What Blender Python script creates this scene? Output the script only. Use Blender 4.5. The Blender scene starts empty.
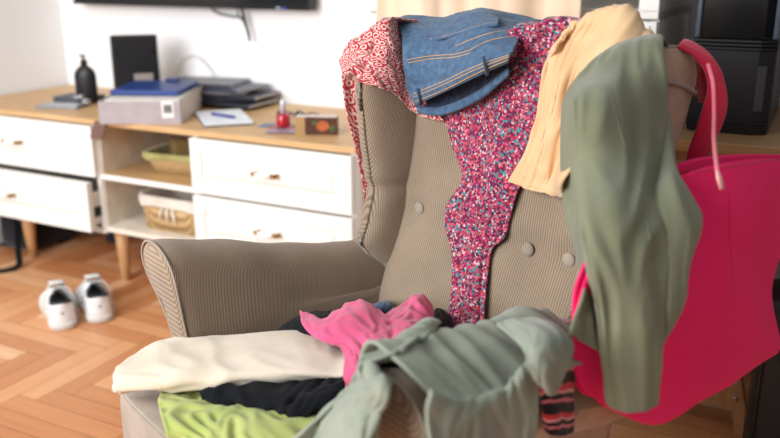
import bpy, bmesh, math, random
from mathutils import Vector, Matrix, noise
from mathutils.bvhtree import BVHTree
random.seed(7)
SC = bpy.context.scene
COL = SC.collection
R = math.radians

# ------------------------------------------------------------------ camera
CAM_H, FPX, PITCH = 1.161, 850.4, .293
cd = bpy.data.cameras.new('camera'); cam = bpy.data.objects.new('camera', cd); COL.objects.link(cam)
cd.sensor_width = 36; cd.lens = FPX / 780 * 36
cam.location = (0, 0, CAM_H); cam.rotation_euler = (math.pi / 2 - PITCH, 0, 0)
cd.clip_start = .05
cd.dof.use_dof = True; cd.dof.focus_distance = 1.62; cd.dof.aperture_fstop = 2.3
SC.camera = cam

# ------------------------------------------------------------------ light
SC.view_settings.view_transform = 'Standard'; SC.view_settings.look = 'None'
SC.view_settings.gamma = 1; SC.view_settings.exposure = 0.0
w = bpy.data.worlds.new('world'); SC.world = w; w.use_nodes = True
w.node_tree.nodes['Background'].inputs[0].default_value = (.96, .98, 1.0, 1)
w.node_tree.nodes['Background'].inputs[1].default_value = .40

WALL = R(27.2)
T = Vector((math.cos(WALL), -math.sin(WALL), 0)); N = Vector((math.sin(WALL), math.cos(WALL), 0))
def tn(t, n, z=0): return T * t + N * n + Vector((0, 0, z))

def area(name, loc, target, sx, sy, power, col):
    l = bpy.data.lights.new(name, 'AREA'); l.shape = 'RECTANGLE'; l.size = sx; l.size_y = sy
    l.energy = power; l.color = col
    o = bpy.data.objects.new(name, l); COL.objects.link(o); o.location = loc
    o.rotation_euler = (Vector(target) - Vector(loc)).to_track_quat('-Z', 'Y').to_euler()
    return o
area('daylight_left_window', (-2.35, -.35, 1.75), (.1, 1.8, .45), 2.2, 1.7, 158, (.95, .975, 1.0))
area('left_wall_fill', tn(-2.0, .9, 2.35), tn(-3.1, 2.4, 1.0), .8, .8, 16, (1.0, .98, .95))  # added fill light with no fixture behind it, brightens the left wall

# ------------------------------------------------------------------ pixel rays onto real surfaces
cp_, sp_ = math.cos(PITCH), math.sin(PITCH)
CO = Vector((0, 0, CAM_H))
def ray(x, y):
    r = (x - 390) / FPX; u = (219 - y) / FPX
    return Vector((r, cp_ + u * sp_, u * cp_ - sp_))
def atz(x, y, z): d = ray(x, y); return CO + d * ((z - CAM_H) / d.z)
def atn(x, y, n): d = ray(x, y); return CO + d * (n / d.dot(N))
def atD(x, y, D): d = ray(x, y); return CO + d * (D / d.y)
TH = .884
W = Vector((math.cos(TH), -math.sin(TH), 0)); B = Vector((math.sin(TH), math.cos(TH), 0))
C0 = Vector((.187, 1.574, 0))
def L(w_, b_, z_): return C0 + W * w_ + B * b_ + Vector((0, 0, z_))
def atw(x, y, w_): d = ray(x, y); return CO + d * ((w_ + C0.dot(W)) / d.dot(W))
def atb(x, y, b_): d = ray(x, y); return CO + d * ((b_ + C0.dot(B)) / d.dot(B))

# ------------------------------------------------------------------ objects
def tag(o, label=None, cat=None, group=None, kind=None):
    if label: o['label'] = label
    if cat: o['category'] = cat
    if group: o['group'] = group
    if kind: o['kind'] = kind
    return o
def empty(name, loc, rz=0, label=None, cat=None, group=None):
    o = bpy.data.objects.new(name, None); COL.objects.link(o)
    o.location = loc; o.rotation_euler = (0, 0, rz); o.empty_display_size = .05
    return tag(o, label, cat, group)
def obj(name, bm, mat, parent=None, smooth=True, sharp=None):
    bmesh.ops.recalc_face_normals(bm, faces=bm.faces)
    me = bpy.data.meshes.new(name); bm.to_mesh(me); bm.free()
    for p in me.polygons: p.use_smooth = smooth
    mats = mat if isinstance(mat, list) else [mat]
    for m in mats: me.materials.append(m)
    if smooth and sharp: me.set_sharp_from_angle(angle=R(sharp))
    o = bpy.data.objects.new(name, me); COL.objects.link(o)
    if parent: o.parent = parent
    return o
def struct(name, bm, mat, parent=None, smooth=False, rz=0):
    o = obj(name, bm, mat, parent, smooth)
    if not parent: o['kind'] = 'structure'; o.rotation_euler = (0, 0, rz)
    return o

def box(bm, c, s, bev=0, rz=0, seg=2, M=None, mi=0):
    m = Matrix.Translation(c) @ Matrix.Rotation(rz, 4, 'Z') @ Matrix.Diagonal((s[0], s[1], s[2], 1))
    if M is not None: m = M @ Matrix.Diagonal((s[0], s[1], s[2], 1))
    r = bmesh.ops.create_cube(bm, size=1, matrix=m)
    vs = r['verts']; fs = set(f for v in vs for f in v.link_faces)
    for f in fs: f.material_index = mi
    if bev:
        es = list(set(e for v in vs for e in v.link_edges))
        bmesh.ops.bevel(bm, geom=es, offset=bev, segments=seg, profile=.5, affect='EDGES')
def bx(x0, x1, y0, y1, z0, z1, bev=0, bm=None, mi=0):
    bm = bm or bmesh.new()
    box(bm, ((x0 + x1) / 2, (y0 + y1) / 2, (z0 + z1) / 2), (x1 - x0, y1 - y0, z1 - z0), bev, mi=mi)
    return bm
def tube(bm, pts, r, seg=10, closed=False, flat=1.0):
    pts = [Vector(p) for p in pts]; n = len(pts); rings = []
    up = Vector((0, 0, 1))
    prev = None
    for i, p in enumerate(pts):
        if closed: d = pts[(i + 1) % n] - pts[i - 1]
        else: d = pts[min(i + 1, n - 1)] - pts[max(i - 1, 0)]
        d.normalize()
        if prev is None:
            a = d.cross(up)
            if a.length < .05: a = d.cross(Vector((1, 0, 0)))
        else: a = prev - d * prev.dot(d)
        a.normalize(); prev = a; b = d.cross(a)
        rr = r[i] if isinstance(r, (list, tuple)) else r
        rings.append([bm.verts.new(p + (a * math.cos(2 * math.pi * k / seg) + b * flat * math.sin(2 * math.pi * k / seg)) * rr) for k in range(seg)])
    m = n if closed else n - 1
    for i in range(m):
        A, Bq = rings[i], rings[(i + 1) % n]
        for k in range(seg): bm.faces.new((A[k], A[(k + 1) % seg], Bq[(k + 1) % seg], Bq[k]))
    if not closed:
        bm.faces.new(rings[0][::-1]); bm.faces.new(rings[-1])
    return bm
def loft(bm, rings, cap=True):
    rs = [[bm.verts.new(p) for p in r] for r in rings]
    n = len(rs[0])
    for A, Bq in zip(rs, rs[1:]):
        for k in range(n): bm.faces.new((A[k], A[(k + 1) % n], Bq[(k + 1) % n], Bq[k]))
    if cap: bm.faces.new(rs[0][::-1]); bm.faces.new(rs[-1])
    return bm
def lathe(bm, prof, c=(0, 0, 0), seg=24, sy=1):
    return loft(bm, [[Vector((c[0] + r * math.cos(2 * math.pi * k / seg), c[1] + sy * r * math.sin(2 * math.pi * k / seg), c[2] + z)) for k in range(seg)] for r, z in prof])
def sup(n, a, b, e):
    out = []
    for k in range(n):
        t = 2 * math.pi * k / n; c, s = math.cos(t), math.sin(t)
        out.append((a * math.copysign(abs(c) ** (2 / e), c), b * math.copysign(abs(s) ** (2 / e), s)))
    return out
def interp(tab, x):
    if x <= tab[0][0]: return tab[0][1]
    for (a, u), (b, v) in zip(tab, tab[1:]):
        if x <= b:
            f = (x - a) / (b - a); f = f * f * (3 - 2 * f) * .5 + f * .5
            return u + (v - u) * f
    return tab[-1][1]
def catmull(P, t):
    n = len(P); s = t * (n - 1); i = min(int(s), n - 2); f = s - i
    p1, p2 = P[i], P[i + 1]
    p0 = P[i - 1] if i > 0 else p1 * 2 - p2
    p3 = P[i + 2] if i + 2 < n else p2 * 2 - p1
    return .5 * ((2 * p1) + (p2 - p0) * f + (2 * p0 - 5 * p1 + 4 * p2 - p3) * f * f + (3 * p1 - p0 - 3 * p2 + p3) * f ** 3)

# ------------------------------------------------------------------ materials
def lin(c): return tuple((x / 12.92 if x <= .04045 else ((x + .055) / 1.055) ** 2.4) for x in [v / 255 for v in c]) + (1,)
class NT:
    def __init__(s, name, rough=.8, sheen=0, spec=.3, metal=0):
        s.m = bpy.data.materials.new(name); s.m.use_nodes = True; s.t = s.m.node_tree
        s.b = s.t.nodes['Principled BSDF']; s.b.inputs['Roughness'].default_value = rough
        s.b.inputs['Specular IOR Level'].default_value = spec; s.b.inputs['Metallic'].default_value = metal
        if sheen: s.b.inputs['Sheen Weight'].default_value = sheen; s.b.inputs['Sheen Roughness'].default_value = .5
    def n(s, k, **kw):
        q = s.t.nodes.new(k)
        for a, v in kw.items(): setattr(q, a, v)
        return q
    def l(s, a, b): s.t.links.new(a, b)
    def coord(s, scale=(1, 1, 1), rot=(0, 0, 0), kind='Object'):
        c = s.n('ShaderNodeTexCoord'); m = s.n('ShaderNodeMapping')
        m.inputs['Scale'].default_value = scale; m.inputs['Rotation'].default_value = rot
        s.l(c.outputs[kind], m.inputs[0]); return m.outputs[0]
    def noise(s, v, sc, det=3, dist=0):
        q = s.n('ShaderNodeTexNoise'); q.inputs['Scale'].default_value = sc; q.inputs['Detail'].default_value = det
        q.inputs['Distortion'].default_value = dist; s.l(v, q.inputs['Vector']); return q
    def ramp(s, f, stops, const=False):
        q = s.n('ShaderNodeValToRGB'); e = q.color_ramp.elements
        if const: q.color_ramp.interpolation = 'CONSTANT'
        while len(e) > 1: e.remove(e[-1])
        e[0].position, e[0].color = stops[0][0], lin(stops[0][1])
        for p, c in stops[1:]:
            x = e.new(p); x.color = lin(c)
        s.l(f, q.inputs[0]); return q.outputs[0]
    def bump(s, h, st, dist=.002):
        q = s.n('ShaderNodeBump'); q.inputs['Strength'].default_value = st; q.inputs['Distance'].default_value = dist
        s.l(h, q.inputs['Height']); s.l(q.outputs[0], s.b.inputs['Normal']); return q
    def col(s, o): s.l(o, s.b.inputs['Base Color'])
def plain(name, c, rough=.6, metal=0, spec=.4, var=0.04, sc=20):
    q = NT(name, rough, 0, spec, metal)
    v = q.coord(); nz = q.noise(v, sc)
    a = tuple(max(0, x * (1 - var)) for x in c); b = tuple(min(255, x * (1 + var)) for x in c)
    q.col(q.ramp(nz.outputs[0], [(.3, a), (.7, b)])); return q.m
def fabric(name, c, c2=None, weave=900, bump=.3, rough=.9, sheen=.25, sc=9, wr=.5):
    q = NT(name, rough, sheen, .15); v = q.coord()
    c2 = c2 or tuple(x * .93 for x in c)
    nz = q.noise(v, sc, 4); q.col(q.ramp(nz.outputs[0], [(.35, c2), (.65, c)]))
    n1 = q.noise(v, weave, 1); n2 = q.noise(v, 55, 3, .6)
    mx = q.n('ShaderNodeMath', operation='MULTIPLY_ADD'); mx.inputs[1].default_value = wr * 3
    q.l(n2.outputs[0], mx.inputs[0]); q.l(n1.outputs[0], mx.inputs[2])
    q.bump(mx.outputs[0], bump, .0015); return q.m
def corduroy(name, c1, c2, axis='X', sc=190, rot=(0, 0, 0)):
    q = NT(name, .92, .3, .12); v = q.coord(rot=rot)
    wv = q.n('ShaderNodeTexWave'); wv.bands_direction = axis; wv.inputs['Scale'].default_value = sc / 6.283
    wv.inputs['Distortion'].default_value = .25; wv.inputs['Detail'].default_value = 1; wv.inputs['Detail Scale'].default_value = .6
    q.l(v, wv.inputs['Vector'])
    nz = q.noise(v, 7, 4)
    mx = q.n('ShaderNodeMix', data_type='RGBA'); mx.inputs[0].default_value = .3
    q.l(q.ramp(wv.outputs[1], [(.15, c2), (.75, c1)]), mx.inputs[6])
    q.l(q.ramp(nz.outputs[0], [(.35, c2), (.65, c1)]), mx.inputs[7])
    q.col(mx.outputs[2]); q.bump(wv.outputs[1], .5, .0015); return q.m
def wood(name, c1, c2, sc=(3, 40, 40), rough=.45, spec=.4, c3=None):
    q = NT(name, rough, 0, spec); v = q.coord(sc)
    nz = q.noise(v, 1.5, 5, .4); st = [(.3, c2), (.7, c1)]
    q.col(q.ramp(nz.outputs[0], st)); q.bump(nz.outputs[0], .08, .001); return q.m

M_CORD_B = corduroy('corduroy_taupe_back', (162, 142, 121), (118, 101, 83), 'X', 350)
M_CORD_A = corduroy('corduroy_taupe_side', (162, 142, 121), (118, 101, 83), 'Y', 620, (.16, 0, 0))
M_CORD_P = fabric('corduroy_worn_plain', (164, 150, 137), (146, 132, 118), sc=14)
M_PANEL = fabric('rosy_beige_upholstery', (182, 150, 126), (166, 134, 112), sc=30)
M_WHITE = plain('white_lacquer', (238, 236, 230), .35, var=.01)
M_WALL = plain('white_wall_paint', (244, 243, 243), .9, var=.012, sc=2)
M_OAK = wood('light_oak', (216, 180, 132), (192, 150, 100), (3, 60, 60))
M_OAKD = wood('desk_oak', (176, 138, 98), (150, 112, 76), (3, 60, 60))
M_BEECH = wood('beech_leg', (206, 160, 112), (184, 136, 90), (40, 40, 4))
M_BLACK = plain('black_plastic', (22, 22, 25), .4)
M_BLACKG = plain('black_gloss', (10, 11, 14), .15, spec=.6)
M_DARK = plain('dark_interior', (38, 32, 28), .8)
M_BRASS = plain('brass', (150, 112, 50), .3, 1)
M_CHROME = plain('steel', (190, 190, 192), .25, 1)
M_CERAM = plain('white_ceramic', (245, 243, 240), .12, spec=.7)

# ------------------------------------------------------------------ structure
def floor_mesh():
    bm = bmesh.new(); cl = bm.loops.layers.color.new('tone'); uv = bm.loops.layers.uv.new('uv')
    Wd, n = .068, 6; g = .0006
    def plank(x0, x1, y0, y1, vert):
        fs = bm.faces.new([bm.verts.new(Vector(p)) for p in ((x0 + g, y0 + g, 0), (x1 - g, y0 + g, 0), (x1 - g, y1 - g, 0), (x0 + g, y1 - g, 0))])
        t = random.random(); o = random.random() * 40
        for lp in fs.loops:
            lp[cl] = (t, t, t, 1); x, y = lp.vert.co.x, lp.vert.co.y
            lp[uv].uv = (y + o, x + o * 2) if vert else (x + o, y + o * 2)
    for i in range(-90, 91):
        for j in range(-14, 15):
            ox, oy = (i + j * n) * Wd, (i - j * n) * Wd
            if not (-3.2 < ox < 2.8 and -2.2 < oy < 2.9): continue
            plank(ox, ox + n * Wd, oy, oy + Wd, False)
            plank(ox, ox + Wd, oy + Wd, oy + (n + 1) * Wd, True)
    # subfloor under the planks
    f = bm.faces.new([bm.verts.new(Vector(p)) for p in ((-3.1, -2.2, -.004), (2.8, -2.2, -.004), (2.8, 2.8, -.004), (-3.1, 2.8, -.004))])
    f.material_index = 1
    return bm
q = NT('parquet', .33, 0, .35)
a = q.n('ShaderNodeVertexColor', layer_name='tone'); uvn = q.n('ShaderNodeUVMap', uv_map='uv')
mp = q.n('ShaderNodeMapping'); mp.inputs['Scale'].default_value = (3, 50, 1); q.l(uvn.outputs[0], mp.inputs[0])
nz = q.noise(mp.outputs[0], 1.3, 5, .5)
mm = q.n('ShaderNodeMath', operation='MULTIPLY_ADD'); mm.inputs[1].default_value = .35; q.l(nz.outputs[0], mm.inputs[0])
m2 = q.n('ShaderNodeMath', operation='MULTIPLY'); m2.inputs[1].default_value = .65; q.l(a.outputs[0], m2.inputs[0]); q.l(m2.outputs[0], mm.inputs[2])
q.col(q.ramp(mm.outputs[0], [(.05, (178, 112, 68)), (.4, (206, 142, 94)), (.7, (218, 162, 116)), (.95, (238, 198, 160))]))
q.bump(nz.outputs[0], .05, .001)
M_FLOOR = q.m
struct('floor', floor_mesh(), [M_FLOOR, M_DARK], rz=-WALL)
struct('wall_back', bx(-3.2, 1.0, 2.81, 2.9, 0, 2.5), M_WALL, rz=-WALL)
# left wall with a window opening outside the frame
bm = bmesh.new()
bx(-3.2, -3.1, 1.35, 2.81, 0, 2.5, bm=bm); bx(-3.2, -3.1, -1.05, 1.35, 0, .7, bm=bm); bx(-3.2, -3.1, -1.05, 1.35, 2.45, 2.5, bm=bm)
struct('wall_left', bm, M_WALL, rz=-WALL)
M_BROWN = wood('shade_brown', (70, 44, 34), (52, 32, 26), (30, 30, 3))
struct('shade_panel_right', bx(.30, .38, 2.1, 2.81, 0, 2.5), M_BROWN, rz=-WALL)  # added panel, its dark brown stands in for shade beside the tower
struct('baseboard_back', bx(-3.1, .9, 2.79, 2.81, 0, .08, .004), M_WHITE, rz=-WALL)
struct('baseboard_left', bx(-3.1, -3.08, -1, 2.79, 0, .08, .004), M_WHITE, rz=-WALL)

# ------------------------------------------------------------------ armchair
CH = empty('wing_armchair', L(0, 0, 0), -TH, 'taupe corduroy wing armchair heaped with clothes in the middle of the room', 'armchair')
BF = [(.30, -.11), (.40, -.09), (.451, -.072), (.66, 0), (.83, .0285), (.95, .045), (1.0, .06)]
def bfz(z): return interp(BF, z)
BTN = [(-.206, .66), (-.103, .652), (0, .648), (.103, .65), (.198, .655)]
def backrest():
    bm = bmesh.new(); rings = []
    zs = [.30 + i * .0125 for i in range(53)] + [.966, .978, .988, .996, 1.002, 1.006]
    for z in zs:
        k = max(0, (z - .955) / .051); sh = (1 - math.sqrt(max(0, 1 - k * k)))
        f, r = bfz(z) + .05 * sh, .10 + .10 * (z - .3) - .05 * sh
        a = .272 - .02 * sh
        ring = []
        for (x, y) in sup(140, a, (r - f) / 2, 7):
            yy = (f + r) / 2 + y
            if y < 0:
                yy += .012 * (x / .27) ** 2 * -1 + .006
                for bw, bz in BTN:
                    d2 = ((x - bw) ** 2 + (z - bz) ** 2); yy += .012 * math.exp(-d2 / .0006)
            zz = z + .012 * (1 - (x / .27) ** 2) * max(0, (z - .8) / .2)
            ring.append(Vector((x, yy, zz)))
        rings.append(ring)
    return loft(bm, rings)
backo = obj('backrest', backrest(), M_CORD_B, CH)
for bw, bz in BTN:
    bm = bmesh.new(); lathe(bm, [(.001, .0), (.009, .0005), (.0125, .002), (.0135, .0045), (.012, .007), (.006, .0085), (.001, .009)], seg=20)
    bmesh.ops.transform(bm, matrix=Matrix.Translation((bw, bfz(bz) + .012, bz)) @ Matrix.Rotation(R(90), 4, 'X'), verts=bm.verts)
    obj('upholstery_button', bm, M_CORD_P, CH)
WF = [(.48, -.0), (.52, -.03), (.55, -.065), (.583, -.092), (.636, -.068), (.69, -.052), (.725, -.062), (.827, -.079), (.90, -.09), (.94, -.088), (.965, -.07)]
def wing(s):
    bm = bmesh.new(); rings = []
    zs = [.48 + i * .01 for i in range(47)] + [.948, .956, .964, .972, .980, .987, .993, .998, 1.002, 1.004]
    for z in zs:
        f = interp(WF, z); r = interp([(.48, .04), (.7, .08), (.844, .108), (.93, .145), (.97, .165), (1.0, .16)], z)
        wi, wo = .246, .338
        if z > .94:
            k = (z - .94) / .066; sh = 1 - math.sqrt(max(0, 1 - k * k))
            f += .12 * k * k * .6 + .05 * sh; wi += .032 * sh; wo -= .032 * sh; r -= .012 * sh
        crease = .006 * math.exp(-((z - .705) / .008) ** 2)
        wi += crease; f += crease
        ring = []
        for (x, y) in sup(72, (r - f) / 2, (wo - wi) / 2, 3.6):
            b = (f + r) / 2 + x; wv = (wi + wo) / 2 + y
            wv += .006 * max(0, (.0 - b) / .1)      # flare outward at the front
            if b < 0: wv += (.006 if y < 0 else -.022) * min(1, max(0, -b / .1))
            ring.append(Vector((s * wv, b, z if z < .94 or s < 0 else .94 + (z - .94) * 1.38)))
        rings.append(ring)
    return loft(bm, rings)
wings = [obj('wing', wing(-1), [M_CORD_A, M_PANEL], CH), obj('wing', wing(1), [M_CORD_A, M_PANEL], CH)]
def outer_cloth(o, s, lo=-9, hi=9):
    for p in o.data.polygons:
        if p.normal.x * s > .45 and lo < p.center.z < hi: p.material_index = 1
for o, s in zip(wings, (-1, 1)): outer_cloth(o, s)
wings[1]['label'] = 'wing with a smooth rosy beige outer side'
AZ = [(-.6, .668), (-.53, .664), (-.4, .638), (-.25, .598), (-.12, .572), (-.05, .562), (.12, .57)]
def arm(s):
    bm = bmesh.new(); rings = []
    st = [(-.537, .72), (-.534, .84), (-.529, .91), (-.522, .96), (-.512, .99), (-.501, 1)] + [(-.487 + i * .02, 1) for i in range(30)]
    for b, sc in st:
        zt = interp(AZ, b)
        prof = [(.255, .20), (.256, .30), (.26, .40), (.266, .48), (.272, zt - .10), (.277, zt - .06), (.288, zt - .028), (.31, zt - .008), (.345, zt), (.38, zt - .006), (.408, zt - .028), (.418, zt - .058), (.410, zt - .085), (.388, zt - .108), (.352, zt - .135), (.325, .42), (.318, .30), (.314, .20)]
        P = [Vector(p) for p in prof]; pts = []
        for i in range(len(P)):
            p0, p1, p2, p3 = P[i - 1], P[i], P[(i + 1) % len(P)], P[(i + 2) % len(P)]
            if i == len(P) - 1:
                pts.append(p1); pts.append((p1 + p2) / 2); continue
            for f in (0, .33, .67):
                pts.append(.5 * ((2 * p1) + (p2 - p0) * f + (2 * p0 - 5 * p1 + 4 * p2 - p3) * f * f + (3 * p1 - p0 - 3 * p2 + p3) * f ** 3))
        c = Vector((.335, zt - .06)); ring = []
        for p in pts:
            cc = Vector((.32, min(p.y, zt - .05))); q2 = cc + (p - cc) * sc
            bb = b + .13 * (zt - q2.y) * (1 if b < -.3 else 1 - (b + .3) / .08)
            ring.append(Vector((s * q2.x, bb, q2.y)))
        rings.append(ring)
    return loft(bm, rings)
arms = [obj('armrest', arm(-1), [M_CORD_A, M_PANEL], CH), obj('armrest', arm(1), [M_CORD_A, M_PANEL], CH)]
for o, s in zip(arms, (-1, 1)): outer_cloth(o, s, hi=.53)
# front seam of each scroll
for s in (-1, 1):
    zt = .655; pts = []
    for p in [(.268, .42), (.272, .50), (.277, .595), (.29, .628), (.315, .647), (.345, .653), (.38, .646), (.406, .622), (.412, .595), (.402, .565), (.38, .54), (.352, .51), (.328, .43)]:
        pts.append(Vector((s * p[0], -.532 + .13 * (zt - p[1]), p[1] + (.009 if p[1] > .52 else 0))))
    pts = [catmull(pts, i / 60) for i in range(61)]
    obj('arm_piping', tube(bmesh.new(), pts, .0022, 8), M_CORD_P, arms[0 if s < 0 else 1])
# piping that crosses the outer side and top of each wing
for s in (-1, 1):
    pts = [Vector((s * p[0], p[1], p[2])) for p in [(.335, -.06, .985), (.337, -.02, .987), (.340, .03, .984), (.340, .08, .974), (.339, .115, .962), (.334, .135, .955)]]
    pts = [catmull(pts, i / 30) for i in range(31)]
    obj('wing_piping', tube(bmesh.new(), pts, .004, 8), M_CORD_P, wings[0 if s < 0 else 1])
def cushion():
    bm = bmesh.new(); rings = []
    z0, z1, f, r = .32, .452, -.672, -.04
    for i in range(25):
        t = i / 24; a = math.pi * (t - .5)
        k = abs(math.cos(a)) ** .35 if 0 < i < 24 else .0
        k = .93 + .07 * k if 0 < i < 24 else .80
        z = z0 + (z1 - z0) * (.5 + .5 * math.copysign(abs(math.sin(a)) ** .8, math.sin(a)))
        rings.append([Vector((x * (1 + .13 * min(1, max(0, (-.53 - ((f + r) / 2 + y)) / .03))), (f + r) / 2 + y, z)) for x, y in sup(160, .262 * k, (r - f) / 2 * (1 - (1 - k) * .6), 7)])
    c = [Vector((v.x * .4, (f + r) / 2 + (v.y - (f + r) / 2) * .4, z1 + .012)) for v in rings[-1]]
    rings.append(c)
    return loft(bm, rings)
cush = obj('seat_cushion', cushion(), M_CORD_P, CH)
pts = [Vector((x * (1 + .13 * min(1, max(0, (-.53 - (-.356 + y)) / .03))), -.356 + y, .443)) for x, y in sup(160, .254, .312, 7)]
obj('cushion_piping', tube(bmesh.new(), pts, .005, 8, True), M_CORD_P, cush)
bm = bmesh.new(); box(bm, (0, -.26, .26), (.53, .70, .13), .02); obj('seat_base', bm, M_CORD_P, CH)
for s in (-1, 1):
    for b in (-.50, .06):
        bm = bmesh.new(); tube(bm, [(s * .30, b, .21), (s * (.30 + .012), b + (.01 if b > 0 else -.01), .1), (s * .325, b + (.025 if b > 0 else -.02), .0)], [.024, .02, .013], 14)
        obj('leg', bm, M_BEECH, CH)

# chair collision surfaces for laying the cloth on
bpy.context.view_layer.update()
CHAIR_PARTS = [backo] + wings + arms + [cush]
BV = []
for o in CHAIR_PARTS:
    mw = o.matrix_world; vs = [mw @ v.co for v in o.data.vertices]
    BV.append(BVHTree.FromPolygons(vs, [list(p.vertices) for p in o.data.polygons]))
def hit(x, y, skip=()):
    d = ray(x, y).normalized(); best = None
    for i, t in enumerate(BV):
        if i in skip: continue
        loc, nrm, _, dist = t.ray_cast(CO, d)
        if loc and (best is None or dist < best[1]): best = (loc, dist, nrm)
    return best
EXTRA = []
def push(p, margin):
    for t in BV + EXTRA:
        loc, nrm, _, dist = t.find_nearest(p, .09)
        if loc is None: continue
        s = (p - loc).dot(nrm)
        if s < margin and (s < 0 or dist < margin):
            if s < -.055: continue
            p = loc + nrm * margin
    return p
def C(x, y, off=.012, fb=None):
    """point on the chair seen at x, y, lifted off its surface"""
    h = hit(x, y)
    if h: return h[0] + (h[2] * .5 - ray(x, y).normalized() * .5).normalized() * off
    return fb(x, y) if fb else atb(x, y, .06)
def cloth(name, rows, mat, amp=.004, fs=(14, 14), nu=70, nv=70, thick=.004, margin=.006, seed=0, dropout=0, parent=None, label=None, cat=None, group=None, pushes=2, ridge=0, collide=True):
    rows = [[Vector(p) for p in r] for r in rows]
    grid = []
    for i in range(nu + 1):
        u = i / nu
        colp = [catmull([rows[k][j] for k in range(len(rows))], u) for j in range(len(rows[0]))]
        grid.append([catmull(colp, j / nv) for j in range(nv + 1)])
    nrm = [[None] * (nv + 1) for _ in range(nu + 1)]
    for i in range(nu + 1):
        for j in range(nv + 1):
            a = grid[min(i + 1, nu)][j] - grid[max(i - 1, 0)][j]; b = grid[i][min(j + 1, nv)] - grid[i][max(j - 1, 0)]
            n_ = a.cross(b)
            nrm[i][j] = n_.normalized() if n_.length > 1e-12 else Vector((0, 0, 1))
    avg = sum((nrm[i][j] for i in range(0, nu, 5) for j in range(0, nv, 5)), Vector())
    ctr = grid[nu // 2][nv // 2]
    flip = -1 if avg.dot(CO - ctr) < 0 else 1
    for i in range(nu + 1):
        for j in range(nv + 1):
            u, v = i / nu, j / nv
            w1 = noise.noise(Vector((u * fs[0] * .3, v * fs[1] * .3, seed))) 
            w2 = noise.noise(Vector((u * fs[0] * .8 + w1 * 1.5, v * fs[1] * .8 + w1, seed + 9)))
            h = w1 * amp * 1.2 + (1 - abs(w2) * 2.4) * amp * (.6 + ridge)
            grid[i][j] = grid[i][j] + nrm[i][j] * flip * h
    if collide:
        for _ in range(pushes):
            for i in range(nu + 1):
                for j in range(nv + 1): grid[i][j] = push(grid[i][j], margin)
            if _ < pushes - 1 or pushes == 1:
                g2 = [[p.copy() for p in r] for r in grid]
                for i in range(1, nu):
                    for j in range(1, nv):
                        g2[i][j] = grid[i][j] * .6 + (grid[i - 1][j] + grid[i + 1][j] + grid[i][j - 1] + grid[i][j + 1]) * .1
                grid = g2
    bm = bmesh.new(); uv = bm.loops.layers.uv.new('uv')
    org = Vector((0, 0, 0))
    if parent is None:
        org = sum((grid[i][j] for i in (0, nu // 2, nu) for j in (0, nv // 2, nv)), Vector()) / 9
    V = [[bm.verts.new(p - org) for p in r] for r in grid]
    LU = sum((grid[i + 1][nv // 2] - grid[i][nv // 2]).length for i in range(nu)); LV = sum((grid[nu // 2][j + 1] - grid[nu // 2][j]).length for j in range(nv))
    for i in range(nu):
        for j in range(nv):
            f = bm.faces.new((V[i][j], V[i + 1][j], V[i + 1][j + 1], V[i][j + 1]))
            for lp, (a, b) in zip(f.loops, ((i, j), (i + 1, j), (i + 1, j + 1), (i, j + 1))): lp[uv].uv = (b / nv * LV, a / nu * LU)
    me = bpy.data.meshes.new(name); bm.normal_update(); bm.to_mesh(me); bm.free()
    for p in me.polygons: p.use_smooth = True
    me.materials.append(mat)
    o = bpy.data.objects.new(name, me); COL.objects.link(o)
    if parent: 
        o.parent = parent; o.matrix_parent_inverse = parent.matrix_world.inverted()
    else: o.location = org
    s = o.modifiers.new('thick', 'SOLIDIFY'); s.thickness = thick; s.offset = 0
    EXTRA_LAST[0] = (grid, nu, nv)
    return tag(o, label, cat, group)
EXTRA_LAST = [None]
def solidify_last():
    grid, nu, nv = EXTRA_LAST[0]
    vs = [p for r in grid for p in r]; n = nv + 1
    # orient faces towards the outside (away from the chair axis or upward)
    fs = [(i * n + j, (i + 1) * n + j, (i + 1) * n + j + 1, i * n + j + 1) for i in range(nu) for j in range(nv)]
    t = BVHTree.FromPolygons(vs, fs)
    return t

# ---- garment materials
def floral():
    q = NT('floral_cotton', .85, .2, .2); v = q.coord()
    nn = q.noise(v, 60, 2); ad = q.n('ShaderNodeMix', data_type='VECTOR'); 
    mx = q.n('ShaderNodeVectorMath', operation='MULTIPLY_ADD'); mx.inputs[1].default_value = (.006, .006, .006)
    q.l(nn.outputs['Color'], mx.inputs[0]); q.l(v, mx.inputs[2])
    vo = q.n('ShaderNodeTexVoronoi'); vo.inputs['Scale'].default_value = 250; q.l(mx.outputs[0], vo.inputs['Vector'])
    sx = q.n('ShaderNodeSeparateColor'); q.l(vo.outputs['Color'], sx.inputs[0])
    c = q.ramp(sx.outputs[0], [(0, (112, 28, 62)), (.2, (168, 42, 88)), (.36, (192, 88, 108)), (.5, (84, 34, 64)), (.66, (202, 172, 176)), (.73, (184, 76, 72)), (.81, (58, 132, 140)), (.92, (204, 122, 128)), (.96, (100, 70, 104))], True)
    q.col(c); q.bump(q.noise(v, 700, 1).outputs[0], .2, .001); return q.m
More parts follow.
